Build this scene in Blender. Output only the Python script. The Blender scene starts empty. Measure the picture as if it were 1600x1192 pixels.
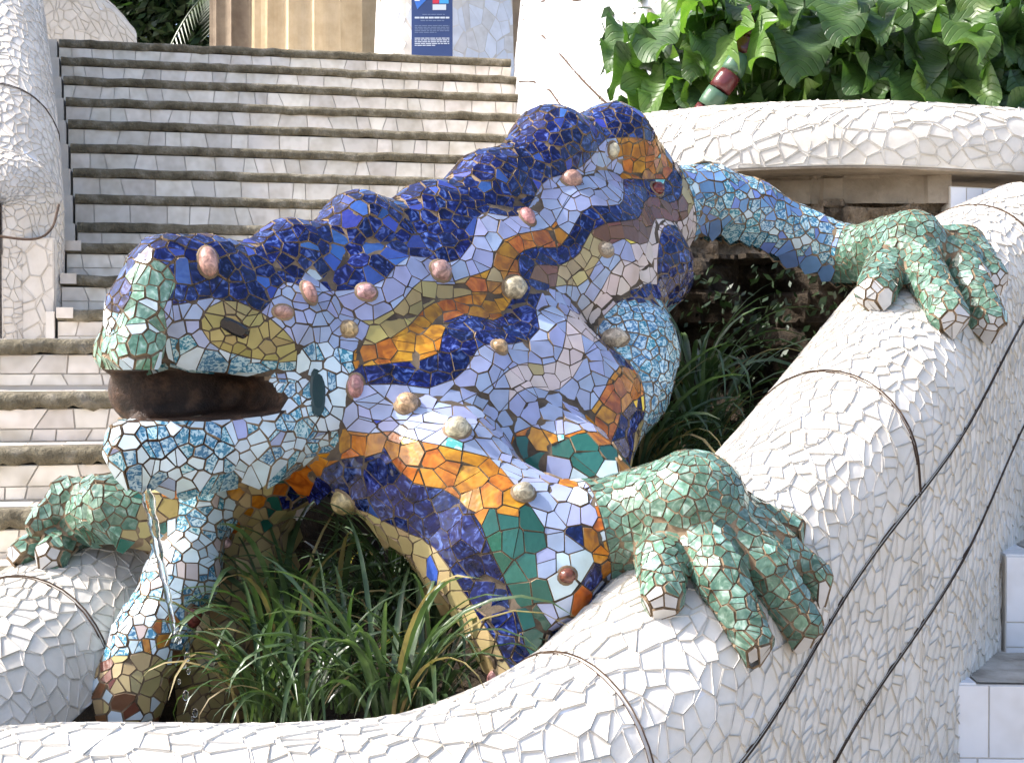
import bpy, bmesh, math, random
import numpy as np
from mathutils import Vector, Matrix, noise
from mathutils.kdtree import KDTree
from mathutils.bvhtree import BVHTree
random.seed(7)
RNG = np.random.default_rng(7)
scene = bpy.context.scene
COL = scene.collection
R = math.radians

# ------------------------------------------------------------------ camera, sky, sun
FPX, CX, CY, HOR = 2200.0, 800.0, 596.0, 560.0
CAMZ = 1.5
PITCH = math.atan((CY - HOR) / FPX)
cam_d = bpy.data.cameras.new('camera')
cam_d.sensor_width = 36.0
cam_d.lens = 36.0 * FPX / 1600.0
cam_d.clip_start = 0.05
cam_d.clip_end = 600.0
cam = bpy.data.objects.new('camera', cam_d)
COL.objects.link(cam)
cam.location = (0, 0, CAMZ)
cam.rotation_euler = (R(90) - PITCH, 0, 0)
scene.camera = cam

SUN_TO = Vector((-0.80, -0.04, 0.82)).normalized()
world = bpy.data.worlds.new('World')
scene.world = world
world.use_nodes = True
wn = world.node_tree
for n in list(wn.nodes):
    wn.nodes.remove(n)
wo = wn.nodes.new('ShaderNodeOutputWorld')
wb = wn.nodes.new('ShaderNodeBackground')
sk = wn.nodes.new('ShaderNodeTexSky')
sk.sky_type = 'NISHITA'
sk.sun_disc = False
sk.sun_elevation = math.asin(SUN_TO.z)
sk.sun_rotation = math.atan2(SUN_TO.x, SUN_TO.y)
sk.altitude = 100.0
sk.air_density = 0.8
sk.dust_density = 3.5
sk.ozone_density = 0.4
wb.inputs['Strength'].default_value = 0.15
wn.links.new(sk.outputs[0], wb.inputs[0])
wn.links.new(wb.outputs[0], wo.inputs[0])
sun_d = bpy.data.lights.new('sun', 'SUN')
sun_d.energy = 2.6
sun_d.angle = R(0.55)
sun_d.color = (1.0, 0.97, 0.93)
sun = bpy.data.objects.new('sun', sun_d)
COL.objects.link(sun)
sun.location = SUN_TO * 30
sun.rotation_euler = SUN_TO.to_track_quat('Z', 'Y').to_euler()
vs = scene.view_settings
vs.view_transform = 'Standard'
vs.look = 'None'
vs.exposure = 1.55
vs.gamma = 1.0
vs.use_curve_mapping = False
scene.render.engine = 'CYCLES'
cy = scene.cycles
cy.max_bounces = 6; cy.diffuse_bounces = 3; cy.glossy_bounces = 2; cy.adaptive_threshold = 0.02; cy.transmission_bounces = 6; cy.transparent_max_bounces = 4
scene.render.resolution_x = 1024
scene.render.resolution_y = 762

# ------------------------------------------------------------------ helpers
_cp, _sp = math.cos(PITCH), math.sin(PITCH)
def at(px, py, Y):
    """world point that stands Y metres in front of the viewer on the sight line of a picture point"""
    a = (px - CX) / FPX
    b = (CY - py) / FPX
    dy = _cp + b * _sp
    dz = b * _cp - _sp
    k = Y / dy
    return Vector((a * k, Y, CAMZ + dz * k))
def px2m(p, Y):
    return p * Y / FPX
def project(P):
    P = np.atleast_2d(np.asarray(P, float)) - np.array([0, 0, CAMZ])
    d = P[:, 1] * _cp - P[:, 2] * _sp
    u = P[:, 1] * _sp + P[:, 2] * _cp
    d = np.maximum(d, 1e-3)
    return np.stack([CX + FPX * P[:, 0] / d, CY - FPX * u / d, d], 1)

def tag(o, label=None, cat=None, group=None, kind=None):
    if label: o['label'] = label
    if cat: o['category'] = cat
    if group: o['group'] = group
    if kind: o['kind'] = kind
    return o
def empty(name, loc=(0, 0, 0)):
    o = bpy.data.objects.new(name, None)
    o.empty_display_size = 0.1
    COL.objects.link(o)
    o.location = loc
    return o
def mesh_obj(name, V, F, mats, parent=None, smooth=False, midx=None, attr=None):
    me = bpy.data.meshes.new(name)
    off = WLOC.get(parent.name, Vector((0, 0, 0))) if parent else Vector((0, 0, 0))
    V = np.asarray(V, float).reshape(-1, 3) - np.array(off)
    me.from_pydata(V.tolist(), [], F if isinstance(F, list) else F.tolist())
    if not isinstance(mats, (list, tuple)): mats = [mats]
    for m in mats: me.materials.append(m)
    if midx is not None: me.polygons.foreach_set('material_index', np.asarray(midx, np.int32))
    if smooth: me.polygons.foreach_set('use_smooth', np.ones(len(me.polygons), bool))
    if attr is not None:
        a = me.attributes.new('tv', 'FLOAT', 'FACE')
        a.data.foreach_set('value', np.asarray(attr, np.float32))
    me.update()
    o = bpy.data.objects.new(name, me)
    COL.objects.link(o)
    if parent: o.parent = parent
    WLOC[o.name] = off
    return o
WLOC = {}
def root_empty(name, loc):
    e = empty(name, loc)
    WLOC[e.name] = Vector(loc)
    return e

class MB:
    def __init__(s): s.V, s.F, s.M = [], [], []
    def add(s, V, F, m=0):
        b = len(s.V)
        s.V.extend([tuple(v) for v in V])
        s.F.extend([tuple(i + b for i in f) for f in F])
        s.M.extend([m] * len(F))
        return s
    def quadbox(s, q, d, m=0):
        """prism: four corner points q plus extrusion vector d"""
        q = [Vector(p) for p in q]
        V = q + [p + Vector(d) for p in q]
        n = len(q)
        F = [tuple(range(n))[::-1], tuple(range(n, 2 * n))]
        for i in range(n):
            j = (i + 1) % n
            F.append((i, j, n + j, n + i))
        return s.add(V, F, m)
    def box(s, c, sx, sy, sz, rz=0.0, m=0):
        c = Vector(c); M = Matrix.Rotation(rz, 3, 'Z')
        V = [c + M @ Vector((x * sx / 2, y * sy / 2, z * sz / 2)) for z in (-1, 1) for x, y in ((-1, -1), (1, -1), (1, 1), (-1, 1))]
        return s.add(V, [(3, 2, 1, 0), (4, 5, 6, 7), (0, 1, 5, 4), (1, 2, 6, 5), (2, 3, 7, 6), (3, 0, 4, 7)], m)
    def tube(s, pts, rad, n=8, m=0, cap=True):
        pts = [Vector(p) for p in pts]
        V = []
        up = Vector((0.13, 0.31, 0.94))
        for i, p in enumerate(pts):
            t = (pts[min(i + 1, len(pts) - 1)] - pts[max(i - 1, 0)]).normalized()
            a = t.cross(up).normalized(); b = t.cross(a)
            r = rad[i] if isinstance(rad, (list, tuple)) else rad
            for k in range(n):
                w = 2 * math.pi * k / n
                V.append(p + a * (r * math.cos(w)) + b * (r * math.sin(w)))
        F = []
        for i in range(len(pts) - 1):
            for k in range(n):
                l = (k + 1) % n
                F.append((i * n + k, i * n + l, (i + 1) * n + l, (i + 1) * n + k))
        if cap:
            F.append(tuple(range(n))[::-1]); F.append(tuple(range((len(pts) - 1) * n, len(pts) * n)))
        return s.add(V, F, m)
    def build(s, name, mats, parent=None, smooth=False):
        return mesh_obj(name, s.V, s.F, mats, parent, smooth, s.M)

def spline(P, n, closed=False):
    """Catmull-Rom through P, resampled evenly to n points"""
    P = np.asarray([tuple(p) for p in P], float)
    Q = np.vstack([2 * P[0] - P[1], P, 2 * P[-1] - P[-2]])
    out = []
    for i in range(1, len(Q) - 2):
        for t in np.linspace(0, 1, 24, endpoint=False):
            a, b, c, d = Q[i - 1], Q[i], Q[i + 1], Q[i + 2]
            out.append(0.5 * ((2 * b) + (-a + c) * t + (2 * a - 5 * b + 4 * c - d) * t * t + (-a + 3 * b - 3 * c + d) * t ** 3))
    out.append(P[-1]); out = np.array(out)
    L = np.concatenate([[0], np.cumsum(np.linalg.norm(np.diff(out, axis=0), axis=1))])
    s = np.linspace(0, L[-1], n)
    return np.stack([np.interp(s, L, out[:, k]) for k in range(out.shape[1])], 1), L[-1]

# ------------------------------------------------------------------ materials
MATS = {}
def nmat(name):
    m = bpy.data.materials.new(name)
    m.use_nodes = True
    nt = m.node_tree
    b = nt.nodes['Principled BSDF']
    MATS[name] = m
    return m, nt, b
def N(nt, t, **kw):
    n = nt.nodes.new(t)
    for k, v in kw.items():
        if k in n.inputs: n.inputs[k].default_value = v
        else: setattr(n, k, v)
    return n
def ramp(nt, fac, stops):
    r = nt.nodes.new('ShaderNodeValToRGB')
    e = r.color_ramp.elements
    while len(e) > 1: e.remove(e[-1])
    e[0].position = stops[0][0]; e[0].color = (*stops[0][1], 1)
    for p, c in stops[1:]:
        x = e.new(p); x.color = (*c, 1)
    nt.links.new(fac, r.inputs[0])
    return r
def mixc(nt, fac, a, b, mode='MIX'):
    m = nt.nodes.new('ShaderNodeMix'); m.data_type = 'RGBA'; m.blend_type = mode
    for sock, v in ((m.inputs[0], fac), (m.inputs[6], a), (m.inputs[7], b)):
        if hasattr(v, 'is_linked') or hasattr(v, 'links'): nt.links.new(v, sock)
        elif isinstance(v, (int, float)): sock.default_value = v
        else: sock.default_value = (*v, 1)
    return m.outputs[2]
def pos(nt):
    return nt.nodes.new('ShaderNodeNewGeometry').outputs['Position']
def noise_tex(nt, scale, detail=4, rough=0.55, vec=None, dist=0.0):
    n = N(nt, 'ShaderNodeTexNoise', Scale=scale, Detail=detail, Roughness=rough, Distortion=dist)
    nt.links.new(vec if vec is not None else pos(nt), n.inputs['Vector'])
    return n.outputs['Fac']
def bump(nt, b, h, strength=0.3, dist=0.01):
    n = N(nt, 'ShaderNodeBump', Strength=strength, Distance=dist)
    nt.links.new(h, n.inputs['Height'])
    nt.links.new(n.outputs[0], b.inputs['Normal'])
def glaze(name, col, rough=0.16, var=0.22, pattern=None, bumpy=0.25, bscale=60, dirt=0.25, hue=0.02):
    """glazed tile; the face attribute tv makes every shard a little different"""
    m, nt, b = nmat(name)
    at_ = nt.nodes.new('ShaderNodeAttribute'); at_.attribute_name = 'tv'
    base = None
    if pattern: base = pattern(nt)
    hs = nt.nodes.new('ShaderNodeHueSaturation')
    if base is None: hs.inputs['Color'].default_value = (*col, 1)
    else: nt.links.new(base, hs.inputs['Color'])
    mr = N(nt, 'ShaderNodeMapRange'); nt.links.new(at_.outputs['Fac'], mr.inputs[0])
    mr.inputs[3].default_value = 1 - var; mr.inputs[4].default_value = 1 + var
    nt.links.new(mr.outputs[0], hs.inputs['Value'])
    m2 = nt.nodes.new('ShaderNodeMath'); m2.operation = 'MULTIPLY'; m2.inputs[1].default_value = 7.31
    nt.links.new(at_.outputs['Fac'], m2.inputs[0])
    m3 = nt.nodes.new('ShaderNodeMath'); m3.operation = 'FRACT'; nt.links.new(m2.outputs[0], m3.inputs[0])
    mh = N(nt, 'ShaderNodeMapRange'); nt.links.new(m3.outputs[0], mh.inputs[0])
    mh.inputs[3].default_value = 0.5 - hue; mh.inputs[4].default_value = 0.5 + hue
    nt.links.new(mh.outputs[0], hs.inputs['Hue'])
    n1 = noise_tex(nt, 9.0, 2, 0.65)
    r1 = ramp(nt, n1, [(0.40, (1, 1, 1)), (0.75, (1 - dirt, 1 - dirt * 1.1, 1 - dirt * 1.3))])
    out = mixc(nt, 1.0, hs.outputs[0], r1.outputs[0], 'MULTIPLY')
    nt.links.new(out, b.inputs['Base Color'])
    n2 = m3.outputs[0]
    rr = N(nt, 'ShaderNodeMapRange'); nt.links.new(n2, rr.inputs[0])
    rr.inputs[1].default_value = 0.0; rr.inputs[2].default_value = 1.0
    rr.inputs[3].default_value = rough; rr.inputs[4].default_value = min(1, rough + 0.16)
    nt.links.new(rr.outputs[0], b.inputs['Roughness'])
    b.inputs['IOR'].default_value = 1.5
    bump(nt, b, noise_tex(nt, bscale, 1), bumpy, 0.004)
    return m
def pat_speck(c0, c1, scale=75, lo=0.47, hi=0.55):
    def f(nt):
        n = noise_tex(nt, scale, 3, 0.6, dist=1.5)
        return ramp(nt, n, [(lo, c0), (hi, c1)]).outputs[0]
    return f
def pat_mottle(c0, c1, c2, scale=28):
    def f(nt):
        n = noise_tex(nt, scale, 2, 0.65, dist=1.8)
        return ramp(nt, n, [(0.36, c0), (0.54, c1), (0.72, c2)]).outputs[0]
    return f
def rough_mat(name, stops, scale=8, rough=0.9, bs=0.6, bd=0.02, bscale=None, detail=5):
    m, nt, b = nmat(name)
    n = noise_tex(nt, scale, detail, 0.65)
    nt.links.new(ramp(nt, n, stops).outputs[0], b.inputs['Base Color'])
    b.inputs['Roughness'].default_value = rough
    b.inputs['Specular IOR Level'].default_value = 0.3
    bump(nt, b, noise_tex(nt, bscale or scale * 4, 4, 0.7), bs, bd)
    return m

PAL = {}
PAL['navy'] = glaze('glaze_navy', None, 0.05, 0.35, pat_mottle((0.002, 0.003, 0.030), (0.005, 0.012, 0.10), (0.10, 0.16, 0.46), 30), 1.0, 24, 0.3, 0.006)  # mottled glaze; its lightest blue also paints in glints
PAL['navy'].node_tree.nodes['Principled BSDF'].inputs['Specular IOR Level'].default_value = 0.38
PAL['cobalt'] = glaze('glaze_cobalt', (0.035, 0.075, 0.32), 0.12, 0.4, None, 0.5, 45)
PAL['lavender'] = glaze('glaze_lavender', (0.31, 0.36, 0.54), 0.2, 0.14, None, 0.15)
PAL['orange'] = glaze('glaze_orange', None, 0.16, 0.2, pat_mottle((0.26, 0.085, 0.006), (0.44, 0.16, 0.009), (0.54, 0.24, 0.02), 14), 0.3)
PAL['olive'] = glaze('glaze_olive', (0.34, 0.28, 0.10), 0.2, 0.16, None, 0.2)
PAL['tan'] = glaze('glaze_tan', (0.38, 0.30, 0.14), 0.22, 0.2, None, 0.2)
PAL['brown'] = glaze('glaze_brown', (0.15, 0.058, 0.030), 0.2, 0.25, None, 0.25)
PAL['pink'] = glaze('glaze_pale_pink', (0.60, 0.50, 0.47), 0.2, 0.10, None, 0.15)
PAL['green'] = glaze('glaze_dark_green', (0.018, 0.10, 0.075), 0.13, 0.3, None, 0.3)
PAL['aqua'] = glaze('glaze_aqua', None, 0.15, 0.2, pat_speck((0.10, 0.42, 0.40), (0.45, 0.72, 0.66), 30), 0.3)
PAL['mint'] = glaze('glaze_mint', None, 0.12, 0.28, pat_mottle((0.09, 0.20, 0.14), (0.17, 0.32, 0.24), (0.45, 0.60, 0.52), 26), 0.8, 40, 0.35, 0.02)
PAL['footgreen'] = glaze('glaze_foot_green', None, 0.12, 0.32, pat_mottle((0.065, 0.14, 0.10), (0.125, 0.225, 0.165), (0.34, 0.45, 0.385), 24), 0.8, 50, 0.3, 0.02)
PAL['sky'] = glaze('glaze_speckled_sky', None, 0.18, 0.14, pat_speck((0.045, 0.19, 0.30), (0.46, 0.62, 0.67), 70), 0.3)
PAL['periw'] = glaze('glaze_periwinkle', (0.14, 0.25, 0.50), 0.16, 0.22, None, 0.2)
PAL['ice'] = glaze('glaze_ice_white', (0.55, 0.66, 0.72), 0.14, 0.14, None, 0.25)
PAL['white'] = glaze('glaze_white', (0.755, 0.765, 0.80), 0.16, 0.09, None, 0.15, 50, 0.12, 0.005)
PAL['whiteB'] = glaze('glaze_worn_white', (0.70, 0.67, 0.64), 0.25, 0.10, None, 0.2, 50, 0.20, 0.01)
PAL['yellow'] = glaze('glaze_yellow', (0.72, 0.52, 0.05), 0.16, 0.2, None, 0.2)
PAL['stair'] = glaze('glaze_stair_white', (0.80, 0.735, 0.645), 0.28, 0.13, None, 0.2, 30, 0.30, 0.01)
GROUT = rough_mat('grout_brown', [(0.35, (0.13, 0.09, 0.055)), (0.7, (0.30, 0.22, 0.14))], 14, 0.9, 0.5, 0.004)
GROUTD = rough_mat('grout_dark', [(0.35, (0.055, 0.042, 0.032)), (0.7, (0.15, 0.115, 0.08))], 14, 0.9, 0.5, 0.004)
GROUTW = rough_mat('grout_pale', [(0.30, (0.58, 0.54, 0.47)), (0.7, (0.71, 0.68, 0.63))], 7, 0.9, 0.4, 0.003)
GROUTN = rough_mat('grout_near_white', [(0.30, (0.58, 0.53, 0.46)), (0.7, (0.70, 0.66, 0.60))], 7, 0.9, 0.4, 0.003)
JOINT = rough_mat('joint_brown', [(0.3, (0.055, 0.035, 0.025)), (0.7, (0.12, 0.08, 0.055))], 30, 0.85, 0.5, 0.004)
NOSING = rough_mat('step_stone', [(0.3, (0.075, 0.062, 0.040)), (0.5, (0.16, 0.138, 0.092)), (0.74, (0.31, 0.28, 0.22))], 11, 0.92, 0.9, 0.02)
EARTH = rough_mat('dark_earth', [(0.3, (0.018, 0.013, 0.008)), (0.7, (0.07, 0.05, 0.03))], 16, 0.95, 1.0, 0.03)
ROCK = rough_mat('rock_rubble', [(0.28, (0.10, 0.075, 0.05)), (0.5, (0.22, 0.17, 0.12)), (0.75, (0.42, 0.36, 0.28))], 7, 0.92, 1.0, 0.03)
PLASTER = rough_mat('wall_plaster', [(0.3, (0.20, 0.16, 0.115)), (0.7, (0.36, 0.30, 0.23))], 6, 0.92, 0.6, 0.01)
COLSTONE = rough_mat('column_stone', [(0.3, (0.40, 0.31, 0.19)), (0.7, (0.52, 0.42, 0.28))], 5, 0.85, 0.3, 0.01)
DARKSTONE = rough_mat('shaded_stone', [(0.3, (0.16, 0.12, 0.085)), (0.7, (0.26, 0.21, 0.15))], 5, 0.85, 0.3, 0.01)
GROUND = rough_mat('ground_sand', [(0.3, (0.28, 0.23, 0.17)), (0.7, (0.42, 0.36, 0.28))], 3, 0.95, 0.4, 0.01)
MOUTH = rough_mat('mouth_wet_shade_brown', [(0.3, (0.012, 0.008, 0.006)), (0.52, (0.040, 0.022, 0.014)), (0.72, (0.13, 0.07, 0.04)), (0.85, (0.22, 0.17, 0.10))], 18, 0.5, 0.7, 0.01)  # wet brown, darkened so the colour carries the shade inside the mouth
PAL['claw'] = glaze('glaze_claw_grey', (0.50, 0.50, 0.50), 0.2, 0.15, None, 0.2)

# ------------------------------------------------------------------ broken-tile mosaics
def clip_poly(P, nx, ny, c):
    """keep the side nx*x+ny*y <= c"""
    out = []
    n = len(P)
    for i in range(n):
        a, b = P[i], P[(i + 1) % n]
        da, db = nx * a[0] + ny * a[1] - c, nx * b[0] + ny * b[1] - c
        if da <= 0: out.append(a)
        if (da < 0 < db) or (db < 0 < da):
            t = da / (da - db)
            out.append((a[0] + (b[0] - a[0]) * t, a[1] + (b[1] - a[1]) * t))
    return out
def area2(P):
    return 0.5 * abs(sum(P[i][0] * P[(i + 1) % len(P)][1] - P[(i + 1) % len(P)][0] * P[i][1] for i in range(len(P))))
def tidy(P, eps):
    """drop the corners that a broken shard would not have"""
    P = list(P)
    while len(P) > 4:
        best, bi = 1e9, -1
        for i in range(len(P)):
            a, b, c = P[i - 1], P[i], P[(i + 1) % len(P)]
            ar = abs((b[0] - a[0]) * (c[1] - a[1]) - (c[0] - a[0]) * (b[1] - a[1]))
            if ar < best: best, bi = ar, i
        if best > eps: break
        P.pop(bi)
    return P
def cell(nb, size, gap, rnd, wi=0.0):
    P = [(-size, -size), (size, -size), (size, size), (-size, size)]
    for x, y, wj in nb:
        d = math.hypot(x, y)
        if d < 1e-6: continue
        P = clip_poly(P, x / d, y / d, d * (0.5 + (wi - wj) / 2) - gap * rnd.uniform(0.32, 0.75))
        if len(P) < 3: return None
    return P

def crack(P, gap, rnd):
    """break one shard in two along a straight line"""
    cx = sum(p[0] for p in P) / len(P); cy = sum(p[1] for p in P) / len(P)
    a = rnd.uniform(0, math.pi); nx, ny = math.cos(a), math.sin(a)
    c = nx * cx + ny * cy + rnd.gauss(0, 0.004)
    A = clip_poly(P, nx, ny, c - gap * 0.45); B = clip_poly(P, -nx, -ny, -(c + gap * 0.45))
    return [q for q in (A, B) if len(q) >= 3]

class Grid:
    """a surface given as a grid of points; s runs along, t across, both in metres"""
    def __init__(g, P):
        g.P = np.asarray(P, float)
        ds = np.linalg.norm(np.diff(g.P, axis=0), axis=2)
        dt = np.linalg.norm(np.diff(g.P, axis=1), axis=2)
        g.S = float(ds.sum(0).mean()); g.T = float(dt.sum(1).mean())
        gs = np.gradient(g.P, axis=0); gt = np.gradient(g.P, axis=1)
        n = np.cross(gs, gt); n /= np.linalg.norm(n, axis=2, keepdims=True) + 1e-12
        g.N = n
        g.ns, g.nt = g.P.shape[:2]
    def _b(g, A, st):
        x = np.clip(st[:, 0] / g.S, 0, 1) * (g.ns - 1); y = np.clip(st[:, 1] / g.T, 0, 1) * (g.nt - 1)
        i = np.minimum(x.astype(int), g.ns - 2); j = np.minimum(y.astype(int), g.nt - 2)
        u = (x - i)[:, None]; v = (y - j)[:, None]
        return (A[i, j] * (1 - u) * (1 - v) + A[i + 1, j] * u * (1 - v) + A[i, j + 1] * (1 - u) * v + A[i + 1, j + 1] * u * v)
    def ev(g, st):
        st = np.atleast_2d(np.asarray(st, float))
        n = g._b(g.N, st); n /= np.linalg.norm(n, axis=1, keepdims=True) + 1e-12
        return g._b(g.P, st), n
    def faces(g, flip=False):
        F = []
        for i in range(g.ns - 1):
            for j in range(g.nt - 1):
                a = i * g.nt + j
                q = (a, a + g.nt, a + g.nt + 1, a + 1)
                F.append(q[::-1] if flip else q)
        return F
    def verts(g): return g.P.reshape(-1, 3)

def mosaic_grid(g, r, rnd, gap=0.006, joints_s=(), joints_t=(), jw=0.006, aniso=1.0, keep=None, flip=1.0, rfun=None):
    """shards over a Grid: list of (corner points, normal); aniso stretches the shards across t"""
    cs = r
    pts, hsh = [], {}
    ncand = int(g.S * g.T / (r * r) * 7)
    S, T = g.S, g.T * aniso
    for _ in range(ncand):
        x, y = rnd.uniform(-r, S + r), rnd.uniform(-r, T + r)
        rr = r * rnd.uniform(0.42, 1.35)
        i, j = int(x // cs), int(y // cs)
        ok = True
        for a in (-2, -1, 0, 1, 2):
            for b in (-2, -1, 0, 1, 2):
                for q in hsh.get((i + a, j + b), ()):
                    if (pts[q][0] - x) ** 2 + (pts[q][1] - y) ** 2 < rr * rr: ok = False; break
                if not ok: break
            if not ok: break
        if ok:
            hsh.setdefault((i, j), []).append(len(pts)); pts.append((x, y))
    kd = KDTree(len(pts))
    for k, p in enumerate(pts): kd.insert((p[0], p[1], 0), k)
    kd.balance()
    polys = []
    wt = [rnd.uniform(-0.16, 0.16) for _ in pts]
    for me_, (x, y) in enumerate(pts):
        nb = [(c[0] - x, c[1] - y, wt[q]) for c, q, d in kd.find_n((x, y, 0), 13) if d > 1e-6]
        P = cell(nb, r * 1.3, gap, rnd, wt[me_])
        if not P or len(P) < 3: continue
        P = [(p[0] + x, p[1] + y) for p in P]
        P = clip_poly(P, -1, 0, -gap); P = P and clip_poly(P, 1, 0, S - gap)
        P = P and clip_poly(P, 0, -1, -gap); P = P and clip_poly(P, 0, 1, T - gap)
        if not P or len(P) < 3: continue
        P = tidy(P, r * r * 0.13)
        pieces = crack(P, gap, rnd) if area2(P) > r * r * 0.75 and rnd.random() < 0.6 else [P]
        for ax, js in ((0, joints_s), (1, [t * aniso for t in joints_t])):
            for jv in js:
                nxt = []
                for Q in pieces:
                    lo, hi = min(p[ax] for p in Q), max(p[ax] for p in Q)
                    if hi < jv - jw or lo > jv + jw: nxt.append(Q); continue
                    n = (1, 0) if ax == 0 else (0, 1)
                    A = clip_poly(Q, n[0], n[1], jv - jw); B = clip_poly(Q, -n[0], -n[1], -(jv + jw))
                    nxt += [q for q in (A, B) if len(q) >= 3]
                pieces = nxt
        for Q in pieces:
            if area2(Q) < r * r * 0.10: continue
            polys.append([(p[0], p[1] / aniso) for p in Q])
    # onto the surface, every shard flat
    out = []
    cen = np.array([np.mean(np.array(P), axis=0) for P in polys])
    C, Nn = g.ev(cen)
    flat = np.array([p for P in polys for p in P]); W, _ = g.ev(flat)
    k = 0
    for q, P in enumerate(polys):
        w = W[k:k + len(P)]; k += len(P)
        n = Nn[q] * flip
        if keep is not None and not keep(C[q], n): continue
        c = w.mean(0)
        tl = np.array([rnd.gauss(0, 0.007) for _ in range(3)]); n = n + tl; n /= np.linalg.norm(n)
        w = w - np.outer((w - c) @ n, n)
        out.append((w, n))
    return out

def shard_mesh(w, n, lift, sink=0.004):
    """one tile: a thin prism with a slightly smaller top"""
    m = len(w); c = w.mean(0)
    d = w - c; L = np.linalg.norm(d, axis=1, keepdims=True) + 1e-9
    top = c + d * np.maximum(0.55, 1 - 0.0009 / L) + n * lift
    bot = w - n * sink
    e1, e2 = w[1] - w[0], w[2] - w[1]
    if np.dot(np.cross(e1, e2), n) < 0: top, bot = top[::-1], bot[::-1]
    V = np.vstack([bot, top])
    F = [tuple(range(m, 2 * m))] + [(i, (i + 1) % m, m + (i + 1) % m, m + i) for i in range(m)]
    return V, F
def screen_area(w, n):
    c = w.mean(0)
    if np.dot(n, np.array([0, 0, CAMZ]) - c) <= 0: return 0.0
    q = project(w)
    if q[:, 2].min() < 0.3: return 0.0
    m = q[:, :2].mean(0)
    if not (-15 < m[0] < 1615 and -15 < m[1] < 1207): return 0.0
    return area2([(a[0], a[1]) for a in q])
OCC = []
def hidden(c, n):
    eye = Vector((0, 0, CAMZ)); p = Vector(c) + Vector(n) * 0.02
    d = eye - p
    for b in OCC:
        h = b.ray_cast(p, d.normalized(), d.length)
        if h[0] is not None: return True
    return False
def emit(shards, cols, parent, rnd, lift=0.005, limit=300, name='tile', stuff='small_tiles', edge=None):
    """the shards that show largest become parts of their own, the others one joined part"""
    order = sorted(((screen_area(w, n), i) for i, (w, n) in enumerate(shards)), reverse=True)
    top = set()
    for a, i in order:
        if len(top) >= limit or a < 12: break
        if not hidden(shards[i][0].mean(0), shards[i][1]): top.add(i)
    mats, mi = ([edge], {'_e': 0}) if edge else ([], {})
    V, F, M, A, b = [], [], [], [], 0
    for i, (w, n) in enumerate(shards):
        v, f = shard_mesh(w, n, lift + rnd.uniform(-0.0008, 0.0010))
        tv = rnd.random()
        if i in top:
            mesh_obj(name, v, f, [PAL[cols[i]], edge or PAL[cols[i]]], parent, False, [0] + [1] * (len(f) - 1), [tv] * len(f))
        else:
            if cols[i] not in mi: mi[cols[i]] = len(mats); mats.append(PAL[cols[i]])
            V.append(v); F += [tuple(q + b for q in x) for x in f]; b += len(v)
            M += [mi[cols[i]]] + [mi['_e'] if edge else mi[cols[i]]] * (len(f) - 1); A += [tv] * len(f)
    if V:
        o = mesh_obj(stuff, np.vstack(V), F, mats, parent, False, M, A)
        o['kind'] = 'stuff'
    return len(shards)
def bvh_of(V, F):
    return BVHTree.FromPolygons([tuple(v) for v in V], [tuple(f) for f in F])

# ------------------------------------------------------------------ swept walls
def sweep(path, prof, n, m):
    """path: points; prof: (outward, up) pairs; outward lies to the right of the way"""
    P, L = spline(path, n)
    Q, _ = spline([(a, b, 0) for a, b in prof], m)
    T = np.gradient(P, axis=0); T[:, 2] = 0; T /= np.linalg.norm(T, axis=1, keepdims=True)
    O = np.stack([T[:, 1], -T[:, 0], np.zeros(n)], 1)
    G = P[:, None, :] + O[:, None, :] * Q[None, :, 0:1] + np.array([0, 0, 1.0])[None, None, :] * Q[None, :, 1:2]
    return Grid(G)
def arc_prof(r, a0, a1, n=9, cx=0.0, cz=0.0):
    return [(cx + r * math.cos(R(a0 + (a1 - a0) * i / n)), cz + r * math.sin(R(a0 + (a1 - a0) * i / n))) for i in range(n + 1)]
def joint_strip(g, s=None, t=None, w=0.0055, lift=0.0025, n=120, a0=0.0, a1=1.0, side=1.0):
    """a narrow brown joint laid along a surface line"""
    u = np.linspace(a0, a1, n)
    if s is not None: A = np.stack([np.full(n, s - w), u * g.T], 1); B = np.stack([np.full(n, s + w), u * g.T], 1)
    else: A = np.stack([u * g.S, np.full(n, t - w)], 1); B = np.stack([u * g.S, np.full(n, t + w)], 1)
    pa, na = g.ev(A); pb, nb = g.ev(B)
    return np.vstack([pa + na * side * lift, pb + nb * side * lift, pa - na * side * 0.006, pb - nb * side * 0.006]), \
        [q for i in range(n - 1) for q in ((i, n + i, n + i + 1, i + 1), (i, i + 1, 2 * n + i + 1, 2 * n + i), (n + i + 1, n + i, 3 * n + i, 3 * n + i + 1))]

# the rim of the lower basin: left side, rounded front end, right side going up beside the stairs
RR = 0.28
rim_path = [at(560, 640, 5.6), at(330, 830, 4.6), at(100, 1012, 3.9), at(-130, 1195, 3.35), at(-330, 1310, 3.0), at(-250, 1385, 2.72), at(80, 1362, 2.72),
            at(450, 1355, 2.80), at(700, 1315, 2.93), at(950, 1165, 3.2), at(1150, 905, 3.68), at(1340, 668, 4.2), at(1488, 460, 5.2), at(1590, 396, 5.6)]
rim_prof = [(-0.27, -0.75), (-0.275, -0.40)] + arc_prof(RR, 178, 0, 12) + [(0.285, -0.10), (0.29, -0.45), (0.30, -0.80), (0.30, -1.15)]
RIM = sweep(rim_path, rim_prof, 220, 64)
rim_root = root_empty('fountain_basin', at(720, 1262, 2.95) - Vector((0, 0, 1.0)))
tag(rim_root, 'rounded white broken-tile rim of the lower basin that the lizard rests its feet on', 'basin')
rnd = random.Random(3)
mesh_obj('mortar_bed', RIM.verts(), RIM.faces(), GROUTW, rim_root, True)
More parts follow.
